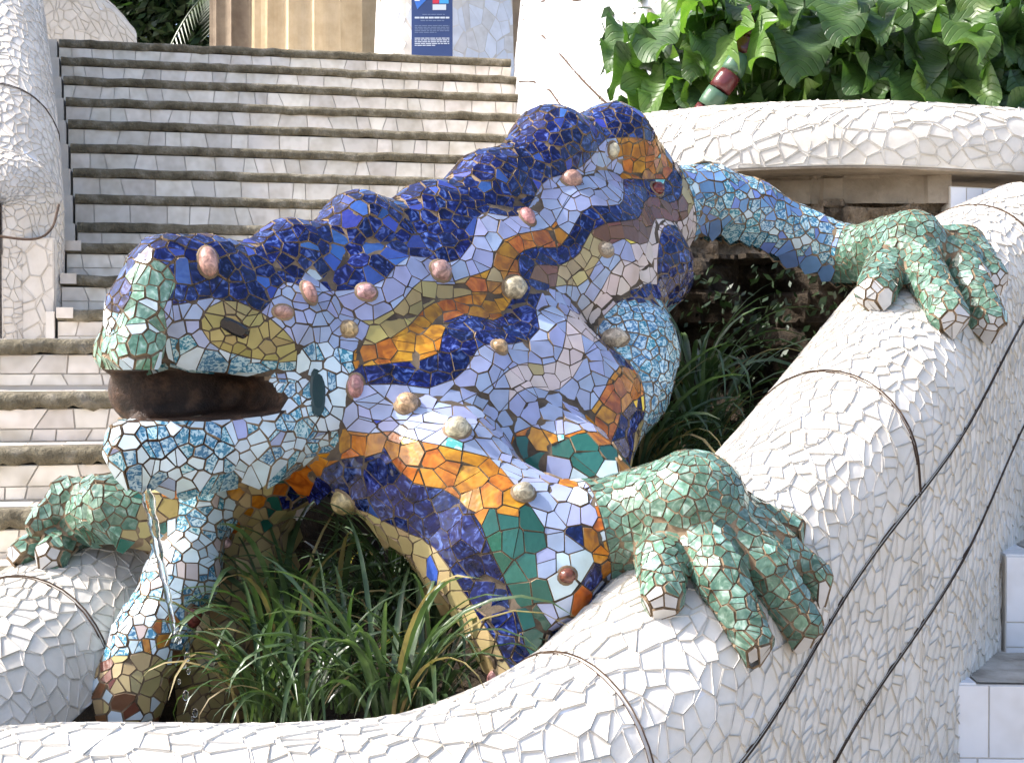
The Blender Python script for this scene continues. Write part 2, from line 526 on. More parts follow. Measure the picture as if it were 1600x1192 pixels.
def s_near(g, p, t):
    u = np.linspace(0, g.S, 800); P, _ = g.ev(np.stack([u, np.full(800, t)], 1))
    q = project(P); return u[np.argmin((q[:, 0] - p[0]) ** 2 + (q[:, 1] - p[1]) ** 2)]
tprof = np.concatenate([[0], np.cumsum(np.linalg.norm(np.diff(spline([(a, b, 0) for a, b in rim_prof], 64)[0], axis=0), axis=1))])
t_top = 0.75 + RR * math.pi / 2
t_l1 = 0.75 + RR * math.pi + 0.05
t_l2 = t_l1 + 0.36
js = [s_near(RIM, p, t_top) for p in ((70, 955), (900, 1050), (1290, 582), (1500, 300))]
jt = [t_l1, t_l2]
for s_ in js:
    v, f = joint_strip(RIM, s=s_, a0=0.2, a1=t_l1 / RIM.T); mesh_obj('joint', v, f, JOINT, rim_root)
for t_ in jt:
    v, f = joint_strip(RIM, t=t_, n=660); mesh_obj('joint', v, f, JOINT, rim_root)
RIM_BVH = bvh_of(RIM.verts(), RIM.faces())
rim_sh = mosaic_grid(RIM, 0.055, rnd, 0.0020, js, jt, 0.006)
OCCLATE = [(rim_sh, ['white' if rnd.random() < 0.9 else 'whiteB' for _ in rim_sh], rim_root)]
def on_rim(px, py, lift=0.0, Y=None):
    eye = Vector((0, 0, CAMZ)); d = (at(px, py, 3.0) - eye).normalized()
    h = RIM_BVH.ray_cast(eye, d, 12.0)
    if h[0] is None: return at(px, py, Y or 4.0)
    n = h[1] if h[1].dot(d) < 0 else -h[1]
    return h[0] + n * lift

# ------------------------------------------------------------------ the lizard: one blended body surface
PR = []      # (tag, p0, r0, p1, r1, blend)
def chain(tg, pts, k=0.045):
    W = []
    for p in pts:
        if len(p) == 4: W.append((at(p[0], p[1], p[2]), px2m(p[3], p[2])))
        else: W.append(p)
    if len(W) == 1: PR.append((tg, W[0][0], W[0][1], W[0][0] + Vector((0, 0, 1e-4)), W[0][1], k))
    for (a, ra), (b, rb) in zip(W[:-1], W[1:]): PR.append((tg, a, ra, b, rb, k))
def toe(tg, base, mids, rpx, k=0.012, lift=0.75):
    """a toe lying on the rim: base point, then picture points that are dropped onto the tiles"""
    W = [base]
    for i, (x, y) in enumerate(mids):
        p = on_rim(x, y); r = px2m(rpx[i], p.y)
        W.append((on_rim(x, y, r * lift), r))
    chain(tg, W, k)
    return W
def M_(px, py, Y, r): return (at(px, py, Y), px2m(r, Y))

# trunk and neck
chain('body', [(415, 520, 3.74, 92), (560, 505, 3.94, 132), (700, 475, 4.2, 160), (850, 425, 4.5, 165), (965, 345, 4.78, 118)], 0.09)
chain('body', [(590, 620, 3.78, 105), (700, 630, 3.88, 125), (830, 610, 4.08, 125), (905, 640, 4.08, 85), (925, 700, 4.0, 50), (950, 745, 3.9, 28)], 0.09)
chain('body', [(820, 700, 3.85, 85), (890, 730, 3.78, 62), (950, 760, 3.7, 45)], 0.09)
# flank running down into the near fore leg
chain('body', [(600, 680, 3.72, 85), (700, 745, 3.62, 92), (790, 835, 3.52, 92), (850, 905, 3.46, 88)], 0.08)
chain('body', [(530, 722, 3.70, 46), (640, 785, 3.62, 60), (735, 890, 3.50, 62), (795, 990, 3.40, 52), (815, 1070, 3.33, 38)], 0.05)
chain('body', [(790, 835, 3.52, 90), (890, 840, 3.5, 86)], 0.05)
chain('bulge', [(995, 500, 4.36, 48), (985, 550, 4.28, 68), (972, 610, 4.22, 64), (935, 680, 4.10, 44), (905, 715, 4.0, 26)], 0.07)
chain('bulge', [(990, 380, 4.62, 60), (1005, 420, 4.56, 72), (985, 455, 4.5, 55)], 0.05)
# far side of the body, under the spine
chain('far', [(560, 560, 4.3, 120), (760, 520, 4.65, 140), (900, 440, 4.95, 110)], 0.08)
# head: upper jaw, lower jaw
chain('head', [(240, 490, 3.52, 74), (330, 492, 3.60, 84), (430, 515, 3.72, 98), (500, 560, 3.78, 92)], 0.03)
chain('snout', [(250, 430, 3.47, 34), (214, 545, 3.42, 36)], 0.02)
chain('snout', [(230, 424, 3.58, 34), (186, 548, 3.55, 35)], 0.02)
chain('snout', [(238, 470, 3.46, 36), (208, 470, 3.57, 36)], 0.02)
chain('snout', [(214, 550, 3.42, 34), (186, 552, 3.55, 34)], 0.02)
chain('body', [(450, 712, 3.74, 40), (540, 690, 3.74, 66)], 0.05)
chain('head', [(500, 600, 3.70, 72), (482, 640, 3.66, 62)], 0.04)
chain('jaw', [(214, 700, 3.42, 50), (300, 704, 3.48, 60), (400, 678, 3.60, 72), (480, 640, 3.70, 78)], 0.03)
chain('jaw', [(222, 697, 3.54, 46), (300, 700, 3.64, 56), (420, 665, 3.76, 76)], 0.03)
chain('under', [(450, 745, 3.90, 45), (400, 750, 3.92, 48), (340, 800, 3.92, 55)], 0.05)
# humps along the back
CREST = [(262, 424, 3.52, 57), (322, 430, 3.58, 54), (392, 432, 3.68, 46), (455, 405, 3.77, 56), (512, 402, 3.85, 46), (562, 366, 3.92, 60), (622, 374, 4.00, 50), (672, 348, 4.08, 57), (718, 342, 4.15, 52),
         (765, 302, 4.23, 61), (815, 280, 4.32, 54), (862, 237, 4.42, 65), (910, 244, 4.52, 53), (956, 229, 4.60, 61), (1000, 275, 4.72, 52)]
chain('crest', CREST, 0.05)
# near hind leg
chain('hindleg', [(1045, 322, 4.82, 62), (1105, 312, 4.86, 52), (1170, 328, 4.9, 46), (1250, 368, 4.92, 40), (1330, 398, 4.9, 40)], 0.035)
# near hind foot
pal = (on_rim(1425, 425, 0.10), 0.105)
chain('hindfoot', [M_(1330, 398, 4.9, 42), pal], 0.03)
hb = (pal[0], 0.075)
HT = []
HT.append(toe('hindfoot', hb, [(1392, 440), (1372, 478)], [34, 30]))
HT.append(toe('hindfoot', hb, [(1442, 452), (1470, 508)], [32, 29]))
HT.append(toe('hindfoot', hb, [(1486, 430), (1524, 512)], [34, 29]))
HT.append(toe('hindfoot', (pal[0] + Vector((0.03, 0.06, 0.0)), 0.06), [(1496, 410), (1522, 450)], [34, 32]))
chain('hindfoot', [(pal[0] + Vector((0.0, 0.08, 0.01)), 0.06), M_(1500, 385, 5.0, 20)], 0.02)
# near fore foot
pal = (on_rim(1090, 835, 0.085), 0.135)
chain('forefoot', [M_(930, 830, 3.52, 78), (on_rim(1010, 815, 0.11, 3.5), 0.125), pal], 0.04)
fb = (pal[0], 0.085)
FT = []
FT.append(toe('forefoot', (at(1035, 850, 3.48), 0.07), [(1038, 900), (1037, 950)], [40, 33]))
FT.append(toe('forefoot', fb, [(1120, 925), (1163, 1008)], [38, 30]))
FT.append(toe('forefoot', fb, [(1185, 900), (1232, 978)], [38, 32]))
FT.append(toe('forefoot', (pal[0] + Vector((0.05, 0.04, 0.0)), 0.075), [(1205, 868), (1258, 908)], [30, 27]))
FT.append(toe('forefoot', (pal[0] + Vector((0.05, 0.07, 0.02)), 0.06), [(1190, 826), (1232, 833)], [24, 20]))
# far fore leg and foot on the left rim
chain('farleg', [(430, 730, 3.92, 60), (330, 790, 3.88, 58), (262, 800, 3.84, 62), (205, 800, 3.82, 55)], 0.04)
chain('column', [(318, 800, 3.80, 42), (285, 900, 3.74, 52), (235, 1000, 3.68, 55), (195, 1085, 3.64, 56), (180, 1130, 3.64, 60)], 0.04)
chain('under', [(400, 770, 3.98, 60), (380, 900, 4.0, 60), (330, 1030, 3.95, 60), (300, 1150, 3.92, 60)], 0.06)
lp = (on_rim(175, 830, 0.07, 3.75), 0.09)
chain('farfoot', [M_(195, 795, 3.8, 50), lp], 0.03)
LT = []
LT.append(toe('farfoot', M_(165, 775, 3.78, 32), [(95, 850), (38, 878)], [24, 20]))
LT.append(toe('farfoot', M_(170, 800, 3.76, 32), [(118, 848), (84, 880)], [27, 24]))
chain('farfoot', [M_(180, 770, 3.84, 32), M_(105, 770, 3.86, 22), M_(60, 820, 3.84, 18)], 0.02)

LO = np.array([-1.55, 2.95, 0.15]); HI = np.array([1.95, 5.35, 2.65]); H = 0.0125
NG = np.ceil((HI - LO) / H).astype(int)
FIELD = np.full(tuple(NG), 1.0, np.float32)
AXD = Vector((0.70, 0.71, 0.0)).normalized()          # head-to-tail way in plan
LAT = Vector((AXD.y, -AXD.x, 0.0))                     # towards the viewer's side
def rcone(P, a, ra, b, rb):
    a = np.array(a, np.float32); b = np.array(b, np.float32)
    ba = b - a; l2 = float(ba @ ba) + 1e-12
    h = np.clip(((P - a) @ ba) / l2, 0, 1)
    d = P - a - h[..., None] * ba
    return np.sqrt((d * d).sum(-1)) - (ra + (rb - ra) * h)
def smin(a, b, k):
    h = np.maximum(k - np.abs(a - b), 0) / k
    return np.minimum(a, b) - h * h * k * 0.25
def sub_box(lo, hi):
    i0 = np.maximum(((lo - LO) / H).astype(int) - 1, 0); i1 = np.minimum(((hi - LO) / H).astype(int) + 2, NG)
    ax = [LO[k] + H * np.arange(i0[k], i1[k], dtype=np.float32) for k in range(3)]
    G = np.stack(np.meshgrid(*ax, indexing='ij'), -1).astype(np.float32)
    return tuple(slice(i0[k], i1[k]) for k in range(3)), G
for tg, a, ra, b, rb, k in PR:
    pad = 0.11
    lo = np.minimum(np.array(a) - ra, np.array(b) - rb) - pad; hi = np.maximum(np.array(a) + ra, np.array(b) + rb) + pad
    sl, G = sub_box(lo, hi)
    if G.size == 0: continue
    FIELD[sl] = smin(FIELD[sl], rcone(G, a, ra, b, rb).astype(np.float32), k)
# the open mouth: a wedge cut straight across the head
mz = [at(90, 618, 3.42), at(300, 616, 3.56), at(384, 617, 3.60)]; mr = [px2m(36, 3.45), px2m(34, 3.56), px2m(24, 3.66)]
def flat2(P):
    P = np.asarray(P, np.float32); L = np.array(LAT, np.float32)
    return P - (P @ L)[..., None] * L
sl, G = sub_box(np.array(at(60, 760, 3.2)) - 0.05 + np.array([0, -0.1, 0]), np.array(at(470, 520, 3.95)) + np.array([0.1, 0.2, 0.05]))
def mouth_d(G):
    m = np.full(G.shape[:-1], 1.0, np.float32)
    for i in range(2):
        m = np.minimum(m, rcone(flat2(G), flat2(np.array(mz[i])), mr[i], flat2(np.array(mz[i + 1])), mr[i + 1]))
    return m
md = mouth_d(G)
lat_c = float(at(330, 600, 3.62).dot(LAT))
md = np.maximum(md, (lat_c - 0.10) - G @ np.array(LAT, np.float32))
FIELD[sl] = -smin(-FIELD[sl], md, 0.02)

# far cheek that closes the mouth behind
pm0 = at(204, 612, 3.41)
pm0 = pm0 + AXD * 0.155 + LAT * ((lat_c - 0.15) - pm0.dot(LAT))
for a, ra, b_, rb in [(pm0, 0.095, pm0 + AXD * 0.12, 0.11), (pm0 + AXD * 0.12, 0.11, pm0 + AXD * 0.45, 0.14)]:
    lo = np.minimum(np.array(a) - ra, np.array(b_) - rb) - 0.1; hi = np.maximum(np.array(a) + ra, np.array(b_) + rb) + 0.1
    sl, G = sub_box(lo, hi); FIELD[sl] = smin(FIELD[sl], rcone(G, a, ra, b_, rb).astype(np.float32), 0.05)

def surface_nets(F):
    s = F < 0
    nx, ny, nz = F.shape
    corners = [(i, j, k) for i in (0, 1) for j in (0, 1) for k in (0, 1)]
    cnt = np.zeros((nx - 1, ny - 1, nz - 1), np.int8)
    for i, j, k in corners: cnt += s[i:nx - 1 + i, j:ny - 1 + j, k:nz - 1 + k]
    act = (cnt > 0) & (cnt < 8)
    idx = np.full(act.shape, -1, np.int64); A = np.argwhere(act); idx[act] = np.arange(len(A))
    acc = np.zeros((len(A), 3)); num = np.zeros(len(A))
    for c0 in corners:
        for ax in range(3):
            if c0[ax]: continue
            c1 = list(c0); c1[ax] = 1
            v0 = F[A[:, 0] + c0[0], A[:, 1] + c0[1], A[:, 2] + c0[2]]; v1 = F[A[:, 0] + c1[0], A[:, 1] + c1[1], A[:, 2] + c1[2]]
            cr = (v0 < 0) != (v1 < 0)
            t = np.where(cr, v0 / np.where(cr, v0 - v1, 1), 0)
            p = np.tile(np.array(c0, float), (len(A), 1)); p[:, ax] += t
            acc += p * cr[:, None]; num += cr
    V = LO + H * (A + acc / num[:, None])
    Q = []
    for ax in range(3):
        o1, o2 = [(1, 2), (2, 0), (0, 1)][ax]
        sh = [slice(1, -1)] * 3; sh[ax] = slice(0, -1)
        sh2 = list(sh); sh2[ax] = slice(1, None)
        a = s[tuple(sh)]; b = s[tuple(sh2)]
        E = np.argwhere(a != b)
        base = E + 1; base[:, ax] -= 1
        inside = a[tuple(E.T)]
        def cidx(d1, d2):
            c = base.copy(); c[:, o1] -= d1; c[:, o2] -= d2
            return idx[c[:, 0], c[:, 1], c[:, 2]]
        q = np.stack([cidx(1, 1), cidx(0, 1), cidx(0, 0), cidx(1, 0)], 1)
        q[~inside] = q[~inside][:, ::-1]
        Q.append(q)
    Q = np.vstack(Q); Q = Q[(Q >= 0).all(1)]
    return V, Q
LV, LQ = surface_nets(FIELD)
def vnormals(V, Q):
    n = np.cross(V[Q[:, 2]] - V[Q[:, 0]], V[Q[:, 3]] - V[Q[:, 1]])
    N_ = np.zeros_like(V)
    for k in range(4): np.add.at(N_, Q[:, k], n)
    return N_ / (np.linalg.norm(N_, axis=1, keepdims=True) + 1e-12), np.linalg.norm(n, axis=1) / 2
LN, LA = vnormals(LV, LQ)
LIZ_BVH = bvh_of(LV, LQ)
OCC.append(LIZ_BVH)
liz = root_empty('mosaic_lizard', at(640, 1100, 3.9))
tag(liz, 'large lizard fountain sculpture covered in blue, orange and green broken tiles, mouth open', 'sculpture')
TAGS = ['body', 'bulge', 'far', 'head', 'snout', 'jaw', 'under', 'crest', 'hindleg', 'hindfoot', 'forefoot', 'farleg', 'column', 'farfoot']
def tag_dist(P):
    P = np.asarray(P, np.float32)
    D = np.full((len(TAGS), len(P)), 9.0, np.float32)
    for tg, a, ra, b, rb, k in PR:
        i = TAGS.index(tg); D[i] = np.minimum(D[i], rcone(P, a, ra, b, rb))
    D[TAGS.index('crest')] -= 0.004
    return D
fc = LV[LQ].mean(1)
ftag = np.argmin(tag_dist(fc), 0)
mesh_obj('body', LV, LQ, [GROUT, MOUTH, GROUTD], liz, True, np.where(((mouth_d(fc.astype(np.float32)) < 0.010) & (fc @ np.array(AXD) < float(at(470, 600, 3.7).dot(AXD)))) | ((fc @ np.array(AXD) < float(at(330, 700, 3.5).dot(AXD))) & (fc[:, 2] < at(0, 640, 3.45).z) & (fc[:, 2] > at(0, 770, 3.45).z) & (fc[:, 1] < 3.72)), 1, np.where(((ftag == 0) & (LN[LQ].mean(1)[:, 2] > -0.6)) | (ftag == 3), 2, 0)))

# ------------------------------------------------------------------ its tile skin
crest_a = np.array([(at(*c[:3]) - Vector((0, 0, 0))).dot(AXD) for c in CREST])
crest_z = np.array([at(*c[:3]).z + px2m(c[3], c[2]) for c in CREST])
o = np.argsort(crest_a); crest_a, crest_z = crest_a[o], crest_z[o]
crest_zs = np.convolve(np.pad(crest_z, 2, 'edge'), np.ones(5) / 5, 'valid')
# wavy bands that follow the back and run down the fore leg: a smooth field through guide points on the skin
GUIDE = {1: [(250, 505), (290, 475), (330, 440), (400, 478), (470, 470), (560, 435), (640, 420), (720, 385), (790, 335), (860, 300), (920, 240), (985, 220)],
         2: [(470, 530), (560, 490), (640, 470), (700, 440), (760, 420), (830, 360), (880, 330), (930, 285), (1000, 250)],
         3: [(500, 560), (600, 520), (680, 480), (740, 452), (800, 420), (880, 370), (960, 310)],
         4: [(530, 590), (600, 572), (690, 522), (770, 480), (850, 410), (960, 345)],
         5: [(560, 608), (650, 600), (740, 570), (820, 525), (880, 440), (960, 385)],
         6: [(600, 650), (680, 640), (760, 605), (850, 555), (920, 470), (975, 420)],
         7: [(560, 655), (640, 668), (740, 658), (830, 620), (905, 570), (950, 490)],
         8: [(440, 700), (520, 668), (610, 678), (680, 702), (760, 755), (830, 830), (860, 900), (930, 720)],
         9: [(430, 760), (500, 722), (600, 707), (680, 748), (750, 805), (800, 870), (825, 950), (830, 1020)],
         10: [(540, 770), (640, 815), (710, 860), (755, 920), (775, 1000)]}
def skin(px, py):
    eye = Vector((0, 0, CAMZ)); d = (at(px, py, 3.0) - eye).normalized()
    return LIZ_BVH.ray_cast(eye, d, 9.0)[0]
gp, gw = [], []
for lv, L in GUIDE.items():
    for q in L:
        h = skin(*q)
        if h is not None: gp.append(tuple(h)); gw.append(lv)
gp = np.array(gp); gw = np.array(gw, float); ng = len(gp)
Kg = np.linalg.norm(gp[:, None] - gp[None], axis=2) + np.eye(ng) * 0.004
PG = np.hstack([np.ones((ng, 1)), gp])
sol = np.linalg.lstsq(np.block([[Kg, PG], [PG.T, np.zeros((4, 4))]]), np.concatenate([gw, np.zeros(4)]), rcond=None)[0]
BANDS = ['navy', 'lavender', 'olive', 'orange', 'navy', 'lavender', 'pink', 'lavender', 'orange', 'navy', 'tan']
def band_w(P):
    P = np.asarray(P, float)
    r = np.linalg.norm(P[:, None] - gp[None], axis=2)
    w = r @ sol[:ng] + sol[ng] + P @ sol[ng + 1:]
    a = P @ np.array(AXD)
    w = w + 0.34 * np.sin(a * 17 + P[:, 2] * 9) + 0.10 * np.sin(a * 37 - P[:, 2] * 21 + 1.0)
    return np.clip(w, 0.02, 10.98)
eye_c = None
for q in [(366, 512)]:
    d = (at(q[0], q[1], 3.0) - Vector((0, 0, CAMZ))).normalized()
    h = LIZ_BVH.ray_cast(Vector((0, 0, CAMZ)), d, 9.0); eye_c, eye_n = h[0], h[1]
eye_n = eye_n if eye_n.dot(d) < 0 else -eye_n
e_up = (Vector((0, 0, 1)) - eye_n * eye_n.z).normalized(); e_rt = e_up.cross(eye_n).normalized()
def eye_w(P):
    Q = np.asarray(P, float) - np.array(eye_c)
    x = Q @ np.array(e_rt); y = Q @ np.array(e_up)
    x2 = x * 0.93 - y * 0.36; y2 = y * 0.93 + x * 0.36
    m = np.where(x2 > 0, 0.175, 0.085)
    return np.sqrt((x2 / m) ** 2 + (y2 / 0.062) ** 2)      # 1 on the rim of the olive eye patch

lrnd = random.Random(11)
def lizard_radius(P, D):
    k = np.argmin(D, 0)
    base = {'body': 0.058, 'bulge': 0.036, 'far': 0.06, 'head': 0.041, 'snout': 0.038, 'jaw': 0.035, 'under': 0.05, 'crest': 0.043, 'hindleg': 0.036,
            'hindfoot': 0.030, 'forefoot': 0.028, 'farleg': 0.042, 'column': 0.034, 'farfoot': 0.031}
    return np.array([base[t] for t in TAGS])[k]
NC = 60000
fi = RNG.choice(len(LQ), NC, p=LA / LA.sum())
uu = RNG.random((NC, 2))
def bil(A): return (A[LQ[fi, 0]] * ((1 - uu[:, :1]) * (1 - uu[:, 1:])) + A[LQ[fi, 1]] * (uu[:, :1] * (1 - uu[:, 1:])) + A[LQ[fi, 2]] * (uu[:, :1] * uu[:, 1:]) + A[LQ[fi, 3]] * ((1 - uu[:, :1]) * uu[:, 1:]))
CP, CN = bil(LV), bil(LN); CN /= np.linalg.norm(CN, axis=1, keepdims=True) + 1e-9
CD = tag_dist(CP)
CR = lizard_radius(CP, CD)
mdist = mouth_d(CP.astype(np.float32))
okc = (mdist > 0.008) & (CN[:, 2] > -0.74)
kk = np.argmin(CD, 0); okc &= ~((kk == TAGS.index('under')) & (CN[:, 1] > -0.2))
pts, hsh, cs = [], {}, 0.04
for i in np.nonzero(okc)[0]:
    p = CP[i]; rr = CR[i] * lrnd.uniform(0.55, 1.15)
    c = (int(p[0] // cs), int(p[1] // cs), int(p[2] // cs)); ok = True
    for a in (-1, 0, 1):
        for b in (-1, 0, 1):
            for e in (-1, 0, 1):
                for q in hsh.get((c[0] + a, c[1] + b, c[2] + e), ()):
                    w = CP[q] - p
                    if w[0] * w[0] + w[1] * w[1] + w[2] * w[2] < rr * rr: ok = False; break
                if not ok: break
            if not ok: break
        if not ok: break
    if ok: hsh.setdefault(c, []).append(i); pts.append(i)
kd = KDTree(len(pts))
for j, i in enumerate(pts): kd.insert(CP[i], j)
kd.balance()
polys = []
lwt = [lrnd.uniform(-0.15, 0.15) for _ in pts]
for j, i in enumerate(pts):
    p = CP[i]; n = Vector(CN[i])
    t1 = n.orthogonal().normalized(); t2 = n.cross(t1)
    nb = []
    for co, jj, d in kd.find_n(p, 14):
        if jj == j: continue
        if Vector(CN[pts[jj]]).dot(n) < -0.1: continue
        v = co - Vector(p); x, y = v.dot(t1), v.dot(t2); l = math.hypot(x, y)
        if l < 1e-5: continue
        nb.append((x * d / l, y * d / l, lwt[jj]))
    gp_ = 0.0013 if CR[i] > 0.055 else (0.0015 if CR[i] < 0.0325 else 0.0020)
    P = cell(nb, CR[i] * 1.6, gp_, lrnd, lwt[j])
    if not P or len(P) < 3: continue
    P = tidy(P, CR[i] ** 2 * 0.045)
    for Q in (crack(P, gp_, lrnd) if area2(P) > CR[i] ** 2 * 0.75 and lrnd.random() < (0.3 if CR[i] > 0.055 else 0.5) else [P]):
        polys.append(([np.array(p) + x * np.array(t1) + y * np.array(t2) for x, y in Q], CN[i]))
def split_field(polys, fun, eps=0.0013, whole=False):
    """cut shards along the whole-number lines of a field"""
    out = []
    allv = np.array([v for P, _ in polys for v in P]); W = fun(allv); k = 0
    for P, n in polys:
        w = list(W[k:k + len(P)]); k += len(P)
        cur = [(P, w)]
        lo, hi = math.floor(min(w)) + 1, math.ceil(max(w)) - 1
        if hi - lo >= 2: out.append((P, n)); continue
        for lv in range(lo, hi + 1):
            nxt = []
            for Q, q in cur:
                if max(q) - lv < 0.02 or lv - min(q) < 0.02: nxt.append((Q, q)); continue
                sides = ([], []), ([], [])
                for a in range(len(Q)):
                    b = (a + 1) % len(Q)
                    s_ = 0 if q[a] < lv else 1
                    sides[s_][0].append(Q[a]); sides[s_][1].append(q[a])
                    if (q[a] < lv) != (q[b] < lv):
                        t = (lv - q[a]) / (q[b] - q[a]); L = np.linalg.norm(Q[b] - Q[a]) + 1e-9
                        e = min(0.3, eps / L)
                        t0, t1_ = max(0, t - e), min(1, t + e)
                        sides[s_][0].append(Q[a] + (Q[b] - Q[a]) * t0); sides[s_][1].append(lv + (1e-4 if s_ else -1e-4))
                        sides[1 - s_][0].append(Q[a] + (Q[b] - Q[a]) * t1_); sides[1 - s_][1].append(lv + (-1e-4 if s_ else 1e-4))
                for Q2, q2 in sides:
                    if len(Q2) >= 3: nxt.append((Q2, q2))
            cur = nxt
        out += [(Q, n) for Q, _ in cur]
    return out
polys = split_field(polys, lambda P: np.clip(1 + (mouth_d(P.astype(np.float32)) - 0.007) / 0.05, 0.03, 1.97))
polys = [q for q in polys if mouth_d(np.array(q[0]).mean(0)[None].astype(np.float32))[0] > 0.007]
def grp(names): return [TAGS.index(t) for t in names]
def seam(A):
    """0..2 field whose line 1 is the border between a group of limbs and the rest"""
    ia = grp(A); ib = [i for i in range(len(TAGS)) if i not in ia]
    def f(P):
        D = tag_dist(P); return np.clip(1 + (D[ia].min(0) - D[ib].min(0)) / 0.06, 0.02, 1.98)
    return f
polys = split_field(polys, seam(['forefoot'])); polys = split_field(polys, seam(['hindfoot'])); polys = split_field(polys, seam(['hindleg', 'hindfoot']))
polys = split_field(polys, seam(['bulge'])); polys = split_field(polys, seam(['snout']))
polys = split_field(polys, lambda P: np.clip(eye_w(P), 0, 1.99))
def bodyband(P):
    D = tag_dist(P); k = np.argmin(D, 0)
    w = band_w(P)
    w = np.where(k == 3, np.minimum(w, 1.98), w)
    return np.where((k == 0) | (k == 7) | (k == 2) | (k == 3), w, 0.5)
polys = split_field(polys, bodyband)
def parea(P):
    P = np.array(P); c = P.mean(0); return 0.5 * sum(np.linalg.norm(np.cross(P[i] - c, P[(i + 1) % len(P)] - c)) for i in range(len(P)))
polys = [(np.array(P), n) for P, n in polys if parea(P) > 0.00006]
CE = np.array([P.mean(0) for P, _ in polys])
D = tag_dist(CE); K = np.argmin(D, 0); BW = band_w(CE); EW = eye_w(CE); AA = CE @ np.array(AXD)
tipd = np.full(len(CE), 9.0)
for W in HT + FT + LT:
    q = np.array(W[-1][0]); dirn = np.array((W[-1][0] - W[-2][0]).normalized())
    f = (CE - q) @ dirn; dd = np.linalg.norm(CE - q, axis=1)
    tipd = np.where((f > W[-1][1] * 0.62) & (dd < W[-1][1] * 1.8), 0, tipd)
cols = []
def pick(r, *opts):
    x = r.random() * sum(o_[1] for o_ in opts)
    for c, w in opts:
        x -= w
        if x <= 0: return c
    return opts[-1][0]
a0, a1 = crest_a[3], crest_a[-1]
for i in range(len(polys)):
    t = TAGS[K[i]]; r = lrnd; tt = (AA[i] - a0) / (a1 - a0)
    p = project(CE[i])[0]
    if EW[i] < 1 and t in ('head', 'snout', 'crest'): c = pick(r, ('olive', 12), ('brown', 0.8))
    elif t in ('forefoot', 'hindfoot', 'farfoot'):
        c = 'claw' if tipd[i] == 0 else pick(r, ('footgreen', 10), ('mint', 1.5))
    elif t == 'hindleg': c = pick(r, ('periw', 4), ('sky', 6), ('ice', 1.0))
    elif t == 'bulge': c = pick(r, ('navy', 1)) if CE[i][2] > at(1000, 478, 4.5).z else pick(r, ('sky', 1))
    elif t == 'snout': c = pick(r, ('mint', 9), ('ice', 0.6))
    elif t == 'head':
        if BW[i] < 1 and p[0] < 480: c = pick(r, ('navy', 12), ('cobalt', 1.5))
        elif EW[i] < 3.2 and CE[i][2] > at(0, 545, 3.62).z + (0.02 if p[0] < 300 else 0): c = 'lavender'
        else: c = pick(r, ('sky', 5), ('ice', 5))
    elif t == 'jaw': c = pick(r, ('sky', 5), ('ice', 4), ('lavender', 0.5))
    elif t == 'farleg': c = pick(r, ('tan', 6), ('green', 3), ('orange', 2), ('olive', 2))
    elif t == 'column':
        c = pick(r, ('sky', 6), ('ice', 5), ('pink', 1), ('orange', 0.4)) if CE[i][2] > at(0, 1010, 3.7).z else pick(r, ('tan', 4), ('brown', 2), ('ice', 2))
    else:
        b = min(len(BANDS) - 1, int(BW[i])); c = BANDS[b]
        if t == 'crest' and tt < 0.8: b = min(b, 1); c = BANDS[b]
        ph = 0.5 + 0.5 * math.sin(AA[i] * 9.0 + b * 2.1)
        if b == 0: c = pick(r, ('navy', 12), ('cobalt', 1.6))
        elif b == 1: c = 'lavender' if tt < 0.80 else 'orange'
        elif b == 2: c = 'olive' if tt < 0.30 else ('orange' if tt < 0.55 else ('lavender' if ph > 0.3 else 'orange'))
        elif b == 3: c = 'orange' if tt < 0.40 else 'navy'
        elif b == 4: c = 'navy' if tt < 0.46 else ('brown' if ph > 0.15 else 'tan')
        elif b == 5: c = 'lavender' if tt < 0.72 else 'pink'
        elif b == 6: c = 'lavender' if tt < 0.25 else 'pink'
        elif b == 7: c = 'lavender' if (tt < 0.55 or CE[i][2] < at(0, 730, 3.6).z) else 'navy'
        elif b == 8: c = 'green' if CE[i][2] < at(0, 800, 3.5).z else 'orange'
        if b in (7, 8) and p[0] > 850 and p[1] > 735: c = pick(r, ('orange', 6), ('ice', 3), ('navy', 1.2), ('lavender', 2)) if p[0] > 875 else 'lavender'
        if b == 8 and 690 < p[1] < 735 and p[0] > 800: c = 'green'
        if b and r.random() < 0.018: c = pick(r, ('aqua', 3), ('yellow', 2), ('tan', 2), ('cobalt', 2))
    cols.append(c)
liz_sh = []
for (P, n), k_ in zip(polys, K):
    sg_ = 0.018 if k_ in (0, 3) else 0.04
    tl = np.array([lrnd.gauss(0, sg_) for _ in range(3)]); n2 = n + tl; n2 = n2 / np.linalg.norm(n2)
    c = P.mean(0); liz_sh.append((P - np.outer((P - c) @ n2, n2), n2))
emit(liz_sh, cols, liz, lrnd, 0.0022, edge=GROUT)
print('lizard tiles', len(liz_sh), 'verts', len(LV))

